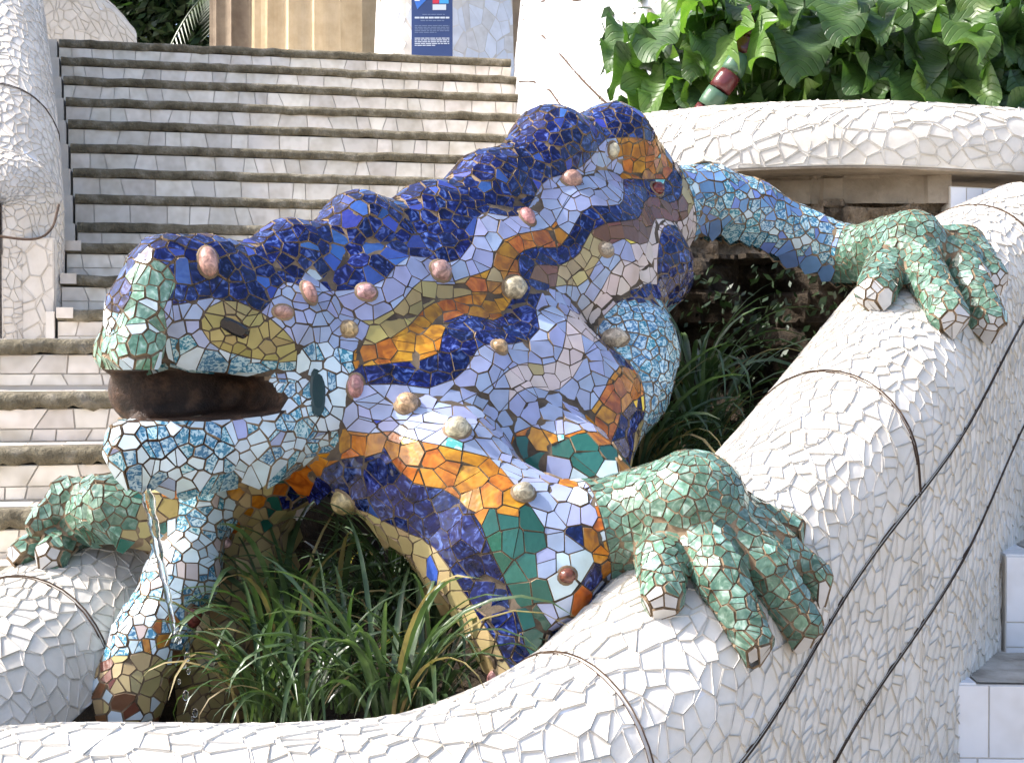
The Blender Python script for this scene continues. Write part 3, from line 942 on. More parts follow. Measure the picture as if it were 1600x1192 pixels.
# raised ceramic knobs and rosettes set among the tiles
KNOBS = [(325, 410, 15, 27, 'shell'), (482, 458, 12, 20, 'shell'), (572, 457, 16, 13, 'rose'), (442, 488, 15, 11, 'shell'), (545, 515, 14, 13, 'tanknob'), (688, 424, 18, 17, 'rose'), (803, 450, 21, 19, 'cream'), (823, 340, 12, 18, 'shell'),
         (892, 282, 18, 16, 'shell'), (957, 235, 10, 12, 'cream'), (1026, 296, 13, 11, 'darkred'), (947, 390, 13, 10, 'grey'), (960, 530, 22, 17, 'cream'), (780, 543, 14, 12, 'tanknob'), (636, 632, 18, 20, 'tanknob'), (556, 604, 13, 20, 'shell'),
         (714, 671, 20, 20, 'cream'), (818, 770, 17, 17, 'grey'), (540, 782, 22, 22, 'tanknob'), (886, 899, 15, 12, 'darkred'), (300, 962, 14, 19, 'darkred'), (775, 1060, 12, 14, 'shell'), (1097, 254, 20, 12, 'cream'), (350, 848, 9, 9, 'rose')]
KC = {'shell': (0.42, 0.22, 0.19), 'rose': (0.45, 0.28, 0.26), 'tanknob': (0.46, 0.33, 0.17), 'cream': (0.50, 0.44, 0.32), 'darkred': (0.16, 0.04, 0.03), 'grey': (0.30, 0.26, 0.20)}
KM = {}
for k_, c_ in KC.items():
    KM[k_] = glaze('knob_' + k_, None, 0.14, 0.1, pat_mottle(tuple(x * 0.55 for x in c_), c_, tuple(min(1, x * 1.6) for x in c_), 40), 0.3, 60, 0.3)
def dome(c, n, rx, ry, hgt, rnd, lobes=0):
    n = Vector(n).normalized(); t1 = Vector((0, 0, 1)).cross(n)
    t1 = t1.normalized() if t1.length > 0.1 else Vector((1, 0, 0)); t2 = n.cross(t1)
    V, F = [], []
    na, nr = 16, 6
    for i in range(nr):
        ph = (i / (nr - 1)) * math.pi * 0.56
        rr, zz = math.sin(ph), math.cos(ph)
        for k in range(na):
            w = 2 * math.pi * k / na
            lob = 1 + (0.07 * math.cos(lobes * w) * rr if lobes else 0) + 0.04 * math.sin(2 * w + c[0] * 40)
            V.append(Vector(c) + t1 * (rx * rr * math.cos(w) * lob) + t2 * (ry * rr * math.sin(w) * lob) + n * (hgt * zz))
    for i in range(nr - 1):
        for k in range(na):
            l = (k + 1) % na; F.append((i * na + k, (i + 1) * na + k, (i + 1) * na + l, i * na + l))
    F.append(tuple(range(na))[::-1])
    return V, F
for px, py, rx, ry, kc in KNOBS:
    eye = Vector((0, 0, CAMZ)); d = (at(px, py, 3.0) - eye).normalized()
    h = LIZ_BVH.ray_cast(eye, d, 9.0)
    if h[0] is None: h = LIZ_BVH.find_nearest(at(px, py, 4.86))
    Y = h[0].y; nn = h[1] if h[1].dot(d) < 0 else -h[1]
    V, F = dome(h[0] + nn * 0.002, nn, px2m(rx, Y), px2m(ry, Y), px2m(min(rx, ry), Y) * 0.95 + 0.004, lrnd, 5 if kc in ('cream', 'rose') else 0)
    mesh_obj('ceramic_knob', V, F, KM[kc], liz, True, None, [lrnd.random()] * len(F))
    V, F = dome(h[0] + nn * 0.001, nn, px2m(rx + 4, Y), px2m(ry + 4, Y), 0.007, lrnd); mesh_obj('mortar_collar', V, F, GROUT, liz, True)
# eye: dark slit pupil in a raised lid; ear slit behind the jaw
m_, nt_, b_ = nmat('eye_black'); b_.inputs['Base Color'].default_value = (0.012, 0.011, 0.014, 1); b_.inputs['Roughness'].default_value = 0.12
EYE_M = m_
def slab(c, n, ux, hw, hh, th, tilt, corner=0.35):
    n = Vector(n).normalized(); t1 = (Vector(ux) - n * n.dot(Vector(ux))).normalized(); t2 = n.cross(t1)
    c0, s0 = math.cos(tilt), math.sin(tilt)
    e1, e2 = t1 * c0 + t2 * s0, t2 * c0 - t1 * s0
    ring = []
    for k in range(16):
        w = 2 * math.pi * k / 16
        x, y = math.cos(w), math.sin(w); m = max(abs(x), abs(y)) ** (1 - corner)
        ring.append(e1 * (hw * x / m) + e2 * (hh * y / m))
    V = [Vector(c) + p - n * 0.01 for p in ring] + [Vector(c) + p * 1.0 + n * th for p in ring] + [Vector(c) + p * 0.7 + n * (th + 0.003) for p in ring]
    F = []
    for k in range(16):
        l = (k + 1) % 16; F += [(k, l, 16 + l, 16 + k), (16 + k, 16 + l, 32 + l, 32 + k)]
    F.append(tuple(range(32, 48)))
    return V, F
V, F = slab(eye_c, eye_n, (1, 0, 0), px2m(25, 3.55), px2m(11, 3.55), 0.005, R(-34), 0.6)
mesh_obj('pupil', V, F, EYE_M, liz)
h = skin(496, 612)
hn = LIZ_BVH.find_nearest(h)[1]; hn = hn if hn.dot(Vector((0, -1, 0))) > 0 else -hn
V, F = slab(h, hn, (1, 0, 0), px2m(12, 3.62), px2m(40, 3.62), 0.004, R(4), 0.8)
mesh_obj('ear_slit', V, F, glaze('glaze_ear_green', (0.012, 0.03, 0.022), 0.12, 0.1), liz, False, None, [0.5] * len(F))
OCC.append(RIM_BVH)
for sh, cl, rt in OCCLATE: emit(sh, cl, rt, rnd, 0.0011, edge=GROUTW)

# ------------------------------------------------------------------ ground
gz = -0.25
mesh_obj('ground', [(-150, -20, gz), (150, -20, gz), (150, 300, gz), (-150, 300, gz)], [(0, 1, 2, 3)], GROUND)['kind'] = 'structure'

# ------------------------------------------------------------------ left staircase
st = root_empty('staircase', at(95, 900, 5.5)); st['kind'] = 'structure'
srnd = random.Random(21)
UD = Vector((0.978, 0.207, 0)); UN = Vector((0.207, -0.978, 0))     # along a riser; out of a riser, towards the viewer
STEPS = []   # front-left top corner, width, riser height
for k, (xl, y, Y) in enumerate([(-60, 990, 3.75), (-60, 894, 4.02), (-60, 799, 4.28), (-60, 700, 4.54), (-60, 613, 4.80), (-60, 529, 5.05)]):
    STEPS.append((at(xl, y, Y), 2.2, 0.17, 'near'))
for (xl, y, Y) in [(90, 483, 6.60), (96, 430, 6.85), (104, 379, 7.10)]: STEPS.append((at(xl, y, Y), 3.2, 0.17, 'mid'))
ys = [347, 303, 262, 224, 187, 152, 119, 89, 61]
for k, y in enumerate(ys):
    xl = 121 - k * 3.6; z = 0.748 + 0.17 * k; Y = 7.72 + 0.195 * k
    p = at(xl, y, Y); STEPS.append((p, 3.35 - 0.04 * k, 0.17, 'far'))
def nosing(p, w, hgt, dep, over, seed):
    """rough worn stone edge of one step"""
    n = 46; r = random.Random(seed); V, F = [], []
    for i in range(n + 1):
        u = p + UD * (w * i / n)
        a = noise.noise(Vector((i * 0.55, seed * 3.1, 0))) * 0.013 + noise.noise(Vector((i * 1.9, seed * 5.3, 2))) * 0.008
        b = noise.noise(Vector((i * 0.6, seed * 2.7, 7))) * 0.014 + noise.noise(Vector((i * 1.7, seed, 9))) * 0.009
        pr = [(over + b, -hgt + a), (over + 0.006 + b, -hgt * 0.4 + a), (over - 0.006 + b, -0.006 + a), (over - 0.025 + b, 0.0 + a * 0.5), (-dep, 0.0), (-dep, -hgt)]
        for o_, z_ in pr: V.append(u + UN * o_ + Vector((0, 0, z_)))
    m = 6
    for i in range(n):
        for k in range(m):
            l = (k + 1) % m; F.append((i * m + k, i * m + l, (i + 1) * m + l, (i + 1) * m + k))
    F.append(tuple(range(m))); F.append(tuple(range(n * m, n * m + m))[::-1])
    return V, F
core = MB()
tiles = []
for k, (p, w, rz, kind) in enumerate(STEPS):
    nh = 0.055
    if kind == 'near': w = max(0.3, (np.interp(p.y + 0.15, [3.9, 4.6, 5.6], [-1.22, -0.98, -0.61]) - p.x) / UD.x)
    V, F = nosing(p, w, nh, 0.10, 0.02, k + 1)
    mesh_obj('nosing_stone', V, F, NOSING, st, True)
    dep = 0.5 if kind != 'near' else 0.6
    nxt = STEPS[k + 1][0] if k + 1 < len(STEPS) else p - UN * 6
    dep = max(0.3, (nxt - p).dot(-UN) + 0.06)
    if k + 1 == len(STEPS): dep = 7
    q = [p - UN * 0.09, p + UD * w - UN * 0.09, p + UD * w - UN * dep, p - UN * dep]
    core.quadbox([Vector(v) - Vector((0, 0, rz + 0.9)) for v in q], (0, 0, rz + 0.9 - 0.004), 0)
    # body behind the riser
    q = [p, p + UD * w, p + UD * w - UN * 0.1, p - UN * 0.1]
    core.quadbox([Vector(v) - Vector((0, 0, rz + 0.35)) for v in q], (0, 0, rz + 0.35 - nh - 0.002), 0)
    # riser tiles: irregular white pieces in one or two courses
    rows = [(nh + 0.004, rz - 0.002)] if kind != 'near' else [(nh + 0.004, 0.125), (0.129, rz - 0.002)]
    if kind == 'mid': rows = [(nh + 0.004, 0.125), (0.129, rz - 0.002)]
    for r0, r1 in rows:
        x = srnd.uniform(-0.05, 0.0)
        sl = 0.0
        while x < w - 0.02:
            wd = srnd.choice([0.085, 0.11, 0.14, 0.16, 0.19]) * srnd.uniform(0.85, 1.15)
            if kind == 'near': wd *= 0.9
            s2 = srnd.gauss(0, 0.010)
            g_ = 0.0022
            xa, xb = max(0, x), min(w, x + wd)
            if xb - xa > 0.03:
                c = [(xa + g_ + sl, r0), (xb - g_ + s2, r0), (xb - g_ - s2, r1), (xa + g_ - sl, r1)]
                W = np.array([tuple(p + UD * a - Vector((0, 0, b)) + UN * 0.003) for a, b in c])
                tl = np.array([srnd.gauss(0, 0.02) for _ in range(3)]); n_ = np.array(UN) + tl
                tiles.append((W, n_ / np.linalg.norm(n_)))
            x += wd; sl = s2
    # tread tiles where the tread can be seen
    if kind == 'near':
        x = 0
        while x < w:
            wd = srnd.uniform(0.11, 0.19)
            c = [(x + 0.002, 0.10), (min(w, x + wd) - 0.002, 0.10), (min(w, x + wd) - 0.002, dep - 0.08), (x + 0.002, dep - 0.08)]
            W = np.array([tuple(p + UD * a - UN * b + Vector((0, 0, -0.004))) for a, b in c])
            tiles.append((W, np.array([0, 0, 1.0]))); x += wd
for k, (p, w, rz, kind) in enumerate(STEPS):       # stair string on the left of the flight
    if kind == 'near': continue
    ex = 0.45 if kind == 'far' else 0.05
    core.quadbox([p - UD * ex + UN * 0.03 - Vector((0, 0, 1.2)), p - UD * 0.012 + UN * 0.03 - Vector((0, 0, 1.2)), p - UD * 0.012 - UN * 1.2 - Vector((0, 0, 1.2)), p - UD * ex - UN * 1.2 - Vector((0, 0, 1.2))], (0, 0, 1.2 - 0.012), 0)
core.build('step_core', [GROUTN], st)
emit(tiles, ['stair'] * len(tiles), st, srnd, 0.006)
# white tile end strip along the left ends of the middle steps
for (p, w, rz, kind) in STEPS[6:9]:
    m = MB(); m.box(p + UD * 0.035 + UN * 0.012 - Vector((0, 0, 0.018)), 0.075, 0.06, 0.05, math.atan2(UD.y, UD.x)); o_ = m.build('end_tile', [PAL['stair']], st)

# ------------------------------------------------------------------ parapet on the left of the stairs
def wall_thing(name, label, cat, grid, r, gap, grout, colf, base, js=(), jt=(), aniso=1.0, seed=1, flip=1.0, limit=300):
    rt = root_empty(name, base); tag(rt, label, cat)
    q = random.Random(seed)
    mesh_obj('mortar_bed', grid.verts(), grid.faces(flip < 0), grout, rt, True)
    sh = mosaic_grid(grid, r, q, gap, js, jt, 0.006, aniso, None, flip)
    OCC.append(bvh_of(grid.verts(), grid.faces()))
    emit(sh, [colf(q) for _ in sh], rt, q, 0.0022, limit, edge=grout)
    for s_ in js:
        v, f = joint_strip(grid, s=s_, side=flip, a0=0.28, a1=0.66); mesh_obj('joint', v, f, JOINT, rt)
    for t_ in jt:
        v, f = joint_strip(grid, t=t_, side=flip); mesh_obj('joint', v, f, JOINT, rt)
    return rt
white = lambda q: 'white' if q.random() < 0.8 else 'whiteB'
lp_path = [at(-60, -420, 9.8), at(-35, -150, 8.7), at(-15, 60, 7.8), at(-5, 220, 7.15), at(-2, 330, 6.85)]
LP = sweep(lp_path, [(-0.29, -1.2), (-0.30, -0.6)] + arc_prof(0.30, 180, 0, 10) + [(0.30, -0.6), (0.29, -1.3)], 60, 50)
# close the lower end with a rounded nose
P_ = LP.P
end = P_[-1]; ctr = np.array(lp_path[-1]); T_ = P_[-1].mean(0) - P_[-2].mean(0); T_[2] = 0; T_ /= np.linalg.norm(T_)
rows = []
for a in np.linspace(0, math.pi / 2, 9)[1:]:
    row = []
    for p in end:
        d = p - ctr; z = min(d[2], 0); dd = d.copy(); dd[2] = max(d[2], 0)
        row.append(ctr + dd * max(0.02, math.cos(a)) + T_ * 0.30 * math.sin(a) + np.array([0, 0, z]))
    rows.append(row)
LP = Grid(np.concatenate([P_, np.array(rows)], 0))
js_l = [s_near(LP, (60, y), LP.T * 0.55) for y in (150, 268)]
wall_thing('stair_parapet', 'rounded white mosaic parapet with a blunt end on the far left of the stairs', 'parapet', LP, 0.062, 0.002, GROUTN, white, at(0, 520, 6.6), js_l, (), 1.3, 5)
# pedestal wall under the blunt end
pw = MB()
c0 = at(-120, 372, 6.62); c1 = at(84, 372, 6.62)
PWG = Grid(np.array([[tuple(c0.lerp(c1, i / 12) + Vector((0, 0.0, -z))) for z in np.linspace(0, 1.0, 14)] for i in range(13)]))
wall_thing('pedestal_wall', 'flat worn white tiled wall below the blunt parapet end on the left', 'wall', PWG, 0.085, 0.004, GROUTN, lambda q: 'whiteB', at(0, 530, 6.6), (), (), 0.8, 6)
m = MB(); m.quadbox([c0 + Vector((0, 0.015, -1.0)), c1 + Vector((0, 0.015, -1.0)), c1 + Vector((-0.35, 1.4, -1.0)), c0 + Vector((-0.35, 1.4, -1.0))], (0, 0, 1.0)); WLOC_ROOT = bpy.data.objects['pedestal_wall']; m.build('wall_core', [GROUTN], WLOC_ROOT)
# ledge joint under the parapet nose
m = MB(); m.tube(spline([at(-100, 352, 6.40), at(-20, 366, 6.40), at(50, 374, 6.42), at(80, 358, 6.5), at(92, 320, 6.62)], 30)[0], 0.006, 6); m.build('joint', [JOINT], WLOC_ROOT)
# low sloping wall at the head of the stairs
UL = sweep([at(60, 5, 10.4), at(110, -8, 10.5), at(165, 28, 10.6), at(205, 72, 10.7)], [(0.14, -0.7)] + arc_prof(0.14, 0, 180, 8) + [(-0.14, -0.7)], 30, 26)
wall_thing('upper_low_wall', 'small curved white wall sloping down at the top left of the stairs', 'wall', UL, 0.08, 0.004, GROUTN, white, at(130, 62, 10.5), (), (), 1.0, 8, -1.0)

# ------------------------------------------------------------------ curved white wall right of the stairs
WW = sweep([at(797, 60, 9.95), at(812, 60, 9.3), at(850, 60, 8.5), at(930, 60, 7.9), at(1040, 60, 7.6), at(1200, 60, 7.5)], [(0.12, -1.4), (0.02, -0.7), (-0.05, 0.0), (-0.12, 0.7)], 60, 30)
wall_thing('curved_white_wall', 'tall curved sunlit white mosaic wall right of the stairs behind the plants', 'wall', WW, 0.075, 0.004, GROUTN, white, at(900, 200, 8.2), (), (), 1.0, 9)

def surf_line(bv, pts, w, name, parent, mat, lift=0.004):
    m = MB(); L = []
    for x, y in pts:
        eye = Vector((0, 0, CAMZ)); d = (at(x, y, 3.0) - eye).normalized(); h = bv.ray_cast(eye, d, 30.0)
        if h[0] is not None: L.append(h[0] - d * lift)
    if len(L) > 2:
        m.tube(L, w, 5); m.build(name, [mat], parent)
WWR = bpy.data.objects['curved_white_wall']; bvw = bvh_of(WW.verts(), WW.faces())
surf_line(bvw, [(818, 30), (850, 58), (880, 90), (910, 125), (940, 155), (960, 172)], 0.007, 'joint', WWR, JOINT, 0.006)
surf_line(bvw, [(812, 128), (835, 128), (860, 142), (880, 170)], 0.007, 'joint', WWR, JOINT, 0.006)
surf_line(bvw, [(816, 9), (850, 2), (900, 1), (950, -2)], 0.007, 'joint', WWR, JOINT, 0.006)

# ------------------------------------------------------------------ upper basin bench above the lizard
BR = 0.15
bench_path = [at(860, 262, 6.9), at(960, 238, 6.3), at(1120, 222, 5.95), at(1320, 214, 5.8), at(1500, 221, 5.8), at(1760, 240, 6.0)]
BB = sweep(bench_path, [(-0.22, -0.10), (-0.20, 0.04), (-0.10, 0.125), (0.02, 0.145), (0.12, 0.10), (0.17, 0.0), (0.175, -0.09), (0.17, -0.14)], 120, 40)
wall_thing('planter_wall', 'wide curved white mosaic rim holding the leafy plants at upper right', 'planter rim', BB, 0.068, 0.005, GROUTW, white, at(1300, 300, 5.9), (), (), 1.0, 10)
m = MB()
P_, _ = spline(bench_path, 60); T_ = np.gradient(P_, axis=0); T_[:, 2] = 0; T_ /= np.linalg.norm(T_, axis=1, keepdims=True); O_ = np.stack([T_[:, 1], -T_[:, 0], T_[:, 0] * 0], 1)
V = []
for i in range(60):
    for o_, z_ in ((0.168, -0.141), (0.168, -0.150), (-0.25, -0.150), (-0.25, -0.05)): V.append(P_[i] + O_[i] * o_ + np.array([0, 0, z_]))
F = [(i * 4 + k, i * 4 + (k + 1) % 4, i * 4 + 4 + (k + 1) % 4, i * 4 + 4 + k) for i in range(59) for k in range(4)]
mesh_obj('underside', V, F, [PLASTER], bpy.data.objects['planter_wall'])
# wall under it: plaster band above broken rubble
def rough_wall(name, x0, x1, ytop, ybot, Y0, Y1, amp, mat, label=None, cat=None, nx=90, nz=40, seed=0, kind=None, fr=5.0):
    V = []
    for j in range(nz + 1):
        for i in range(nx + 1):
            u, v = i / nx, j / nz
            a = at(x0 + (x1 - x0) * u, ytop, Y0 + (Y1 - Y0) * u); b = at(x0 + (x1 - x0) * u, ybot, Y0 + (Y1 - Y0) * u)
            p = a.lerp(b, v)
            d = noise.fractal(p * fr + Vector((seed, 0, 0)), 1.0, 2.0, 5) * amp + (noise.cell(p * fr * 1.6 + Vector((seed, 3, 1))) - 0.5) * amp * 0.7
            V.append(p + Vector((0, -d, 0)))
    F = [(j * (nx + 1) + i, (j + 1) * (nx + 1) + i, (j + 1) * (nx + 1) + i + 1, j * (nx + 1) + i + 1) for j in range(nz) for i in range(nx)]
    o_ = mesh_obj(name, V, F, mat, None, False)
    if label: tag(o_, label, cat, None, kind)
    return o_
rough_wall('plaster_band', 1120, 1486, 268, 318, 6.0, 5.72, 0.018, PLASTER, 'brown plaster band under the curved planter rim', 'wall', 90, 14, 1)
rough_wall('rubble_wall', 1040, 1520, 312, 470, 6.0, 5.75, 0.09, ROCK, 'rough brown rubble stone wall under the plaster band behind the hind leg', 'wall', 110, 44, 2)
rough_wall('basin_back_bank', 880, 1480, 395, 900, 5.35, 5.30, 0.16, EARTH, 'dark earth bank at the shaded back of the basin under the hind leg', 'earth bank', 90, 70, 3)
ib = sweep(rim_path[:5], [(-0.36, -1.0), (-0.34, -0.6), (-0.31, -0.25), (-0.285, 0.02)], 80, 30)
for a in range(80):
    for c in range(30):
        p = Vector(ib.P[a, c]); ib.P[a, c] += np.array([0.6, -0.5, 0]) * (0.06 + 0.07 * noise.fractal(p * 7, 1, 2, 5)) * (1 - c / 29) ** 0.5
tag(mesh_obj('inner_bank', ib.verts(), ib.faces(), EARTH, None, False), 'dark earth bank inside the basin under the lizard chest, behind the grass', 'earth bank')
# soil of the basin
V = []
for j in range(30):
    for i in range(40):
        x, y = -1.5 + 3.2 * i / 39, 2.75 + 2.7 * j / 29
        V.append((x, y, 0.36 + 0.30 * max(0, y - 3.5) + 0.05 * noise.fractal(Vector((x * 3, y * 3, 0)), 1, 2, 4)))
RP, _ = spline(rim_path, 120); RP = RP[:, :2]
def inside(x, y):
    c = False
    for i in range(len(RP)):
        (x0, y0), (x1, y1) = RP[i - 1], RP[i]
        if (y0 > y) != (y1 > y) and x < (x1 - x0) * (y - y0) / (y1 - y0) + x0: c = not c
    return c
F = [(j * 40 + i, j * 40 + i + 1, j * 40 + 41 + i, j * 40 + 40 + i) for j in range(29) for i in range(39) if inside(V[j * 40 + i][0] + 0.04, V[j * 40 + i][1] + 0.045)]
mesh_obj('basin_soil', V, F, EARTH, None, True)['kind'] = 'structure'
# white tiled block where the rim meets the planter
m = MB(); m.quadbox([at(1484, 336, 5.70), at(1640, 345, 5.70), at(1640, 300, 5.70), at(1484, 291, 5.70)], (0, 0.25, 0), 0)
blk = m.build('tiled_block', [GROUTN]); tag(blk, 'small flat white tiled block under the planter rim at right edge', 'block')
bt = []
for i in range(6):
    for j in range(1):
        xa, xb = 1485 + i * 25, 1485 + i * 25 + 24
        W = np.array([tuple(at(xa + 0.5, 333.5 + i * 1.4, 5.698)), tuple(at(xb, 334 + i * 1.4, 5.698)), tuple(at(xb, 293.5 + i * 1.4, 5.698)), tuple(at(xa + 0.5, 292.5 + i * 1.4, 5.698))])
        bt.append((W, np.array([0, -1.0, 0])))
emit(bt, ['white'] * len(bt), blk, srnd, 0.003)

PALESTONE = rough_mat('pale_tread_stone', [(0.3, (0.16, 0.14, 0.11)), (0.5, (0.36, 0.33, 0.28)), (0.7, (0.50, 0.47, 0.42))], 6, 0.9, 0.6, 0.01)
# ------------------------------------------------------------------ white steps of the right flight
rs = root_empty('right_flight', at(1540, 1200, 4.0)); rs['kind'] = 'structure'
RT = []
rcore = MB()
rd = Vector((0.97, -0.05, 0)).normalized(); rn = Vector((-0.05, -0.97, 0)).normalized()
for k, (x, y, Y) in enumerate([(1380, 1290, 3.75), (1466, 1068, 4.05), (1571, 868, 4.50), (1680, 680, 4.95)]):
    p = at(x, y, Y); w = 1.3; hgt = 0.36
    q = [p, p + rd * w, p + rd * w - rn * 0.9, p - rn * 0.9]
    rcore.quadbox([v - Vector((0, 0, 0.8)) for v in q], (0, 0, 0.8 - 0.002), 0)
    rows = [(0.003, 0.21), (0.214, 0.29), (0.294, 0.36)]
    for r0, r1 in rows:
        xx = -0.02
        while xx < w:
            wd = srnd.uniform(0.13, 0.26)
            c = [(max(0, xx) + 0.002, r0), (xx + wd - 0.002, r0), (xx + wd - 0.002, r1), (max(0, xx) + 0.002, r1)]
            W = np.array([tuple(p + rd * a - Vector((0, 0, b)) + rn * 0.002) for a, b in c]); RT.append((W, np.array(rn))); xx += wd
    for (a0_, a1_, b0_, b1_) in [(0.0, 0.11, 0.0, 0.12), (0.0, 0.11, 0.124, 0.30), (0.60, 0.9, 0.0, 0.2)]:
        c = [(a0_ + 0.002, b0_ + 0.002), (a1_ - 0.002, b0_ + 0.002), (a1_ - 0.002, b1_), (a0_ + 0.002, b1_)]
        RT.append((np.array([tuple(p + rd * a - rn * b) for a, b in c]), np.array([0, 0, 1.0])))
    V, F = [], []
    for j in range(7):
        for i in range(14):
            uu_ = 0.115 + 0.9 * i / 13; vv_ = 0.01 + 0.42 * j / 6
            V.append(p + rd * uu_ - rn * vv_ + Vector((0, 0, 0.004 + 0.006 * noise.noise(Vector((i * 0.8, j * 0.8, k)))))) 
    F = [(j * 14 + i, j * 14 + i + 1, j * 14 + 15 + i, j * 14 + 14 + i) for j in range(6) for i in range(13)]
    mesh_obj('tread_stone', V, F, PALESTONE, rs, True)
rcore.build('step_core', [GROUTN], rs)
emit(RT, ['white'] * len(RT), rs, srnd, 0.004)

# ------------------------------------------------------------------ hall behind the stairs: fluted columns, plinth, wall and sign
def fluted(name, label, px, Y, rad, base_py, top, mat, nf=12, seed=0):
    c = at(px, base_py, Y); V, F = [], []
    n = nf * 8; hs = [0, 0.5, 1.5, 3.0, 5.0]
    for h_ in hs:
        for k in range(n):
            w = 2 * math.pi * k / n
            f = abs(math.sin(w * nf / 2))
            r_ = rad * (1 - 0.012 * h_) * (1 - 0.17 * f ** 0.7)
            V.append((c.x + r_ * math.cos(w + seed), c.y + r_ * math.sin(w + seed), c.z + h_))
    for i in range(len(hs) - 1):
        for k in range(n):
            l = (k + 1) % n; F.append((i * n + k, i * n + l, (i + 1) * n + l, (i + 1) * n + k))
    o_ = mesh_obj(name, V, F, mat); tag(o_, label, 'column')
    return o_
fluted('fluted_column', 'fluted cream stone column at the head of the stairs, sunlit on its left', 495, 14.0, 0.64, 120, 5, COLSTONE, 16, 0.1)
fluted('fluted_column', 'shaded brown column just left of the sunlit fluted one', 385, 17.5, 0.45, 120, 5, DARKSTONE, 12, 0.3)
# hall wall behind
def panel(name, x0, x1, y0, y1, Y, th, mat, label, cat):
    m = MB(); m.quadbox([at(x0, y1, Y), at(x1, y1, Y), at(x1, y0, Y), at(x0, y0, Y)], (0, th, 0)); o_ = m.build(name, [mat]); return tag(o_, label, cat)
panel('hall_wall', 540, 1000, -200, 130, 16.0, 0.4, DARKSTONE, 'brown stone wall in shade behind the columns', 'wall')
PL = sweep([at(592, 40, 13.4), at(590, 40, 12.6), at(600, 40, 12.3), at(640, 40, 12.2), at(720, 40, 12.3), at(800, 40, 12.6)], [(0.05, -0.8), (0.0, 0.3), (-0.05, 1.0)], 40, 20)
wall_thing('column_plinth', 'curved white and grey mosaic plinth behind the blue sign', 'plinth', PL, 0.13, 0.002, GROUTN, white, at(640, 90, 12.3), (), (), 0.7, 12, 1.0, 120)
m, nt, b = nmat('sign_navy'); b.inputs['Base Color'].default_value = (0.035, 0.06, 0.17, 1); b.inputs['Roughness'].default_value = 0.35
SGN = m
def flatmat(name, c, r=0.5):
    m, nt, b = nmat(name); b.inputs['Base Color'].default_value = (*c, 1); b.inputs['Roughness'].default_value = r; return m
sg = root_empty('info_sign', at(674, 95, 11.0)); tag(sg, 'dark blue information sign standing at the head of the stairs', 'sign')
SY = 11.0
m = MB(); m.quadbox([at(643, 110, SY), at(707, 110, SY), at(707, -60, SY), at(643, -60, SY)], (0, 0.05, 0)); m.build('panel', [SGN], sg)
def srect(name, x0, x1, y0, y1, mat, dy=0.004):
    m = MB(); m.quadbox([at(x0, y1, SY - dy), at(x1, y1, SY - dy), at(x1, y0, SY - dy), at(x0, y0, SY - dy)], (0, 0.003, 0)); return m.build(name, [mat], sg)
TXT = flatmat('sign_text_pale', (0.55, 0.6, 0.68)); TX2 = flatmat('sign_text_dim', (0.16, 0.21, 0.34))
m = MB(); m.quadbox([at(647, 0, SY - 0.004), at(652, 15, SY - 0.004), at(668, -2, SY - 0.004), at(668, -20, SY - 0.004), at(647, -20, SY - 0.004)], (0, 0.003, 0)); m.build('blue_shape', [flatmat('sign_blue', (0.05, 0.18, 0.6))], sg)
srect('white_mark', 648, 656, -8, 2, flatmat('sign_white', (0.75, 0.75, 0.75)), 0.008)
srect('red_square', 676, 686, -6, 6, flatmat('sign_red', (0.6, 0.03, 0.06)))
srect('light_blue_square', 686.5, 701, -6, 6, flatmat('sign_sky', (0.06, 0.35, 0.75)))
srect('white_plate', 676, 697, 7.5, 16, flatmat('sign_plate', (0.6, 0.64, 0.68)))
for y0, y1, x0, x1, mt in [(26.8, 29.4, 648, 702, TXT), (31.8, 33.2, 657, 694, TX2), (22.5, 23.6, 660, 695, TX2)] + [(40 + i * 2.6, 41.2 + i * 2.6, 648, 702 - (i == 4) * 20, TX2) for i in range(5)] + [(59.5 + i * 2.8, 60.8 + i * 2.8, 648, 702 - (i == 4) * 22, TXT) for i in range(5)]:
    r_ = random.Random(int(y0 * 10)); x = x0
    while x < x1:      # words are too small to read: broken strokes
        w_ = r_.uniform(3, 9); srect('text_line', x, min(x1, x + w_), y0, y1, mt); x += w_ + 1.1

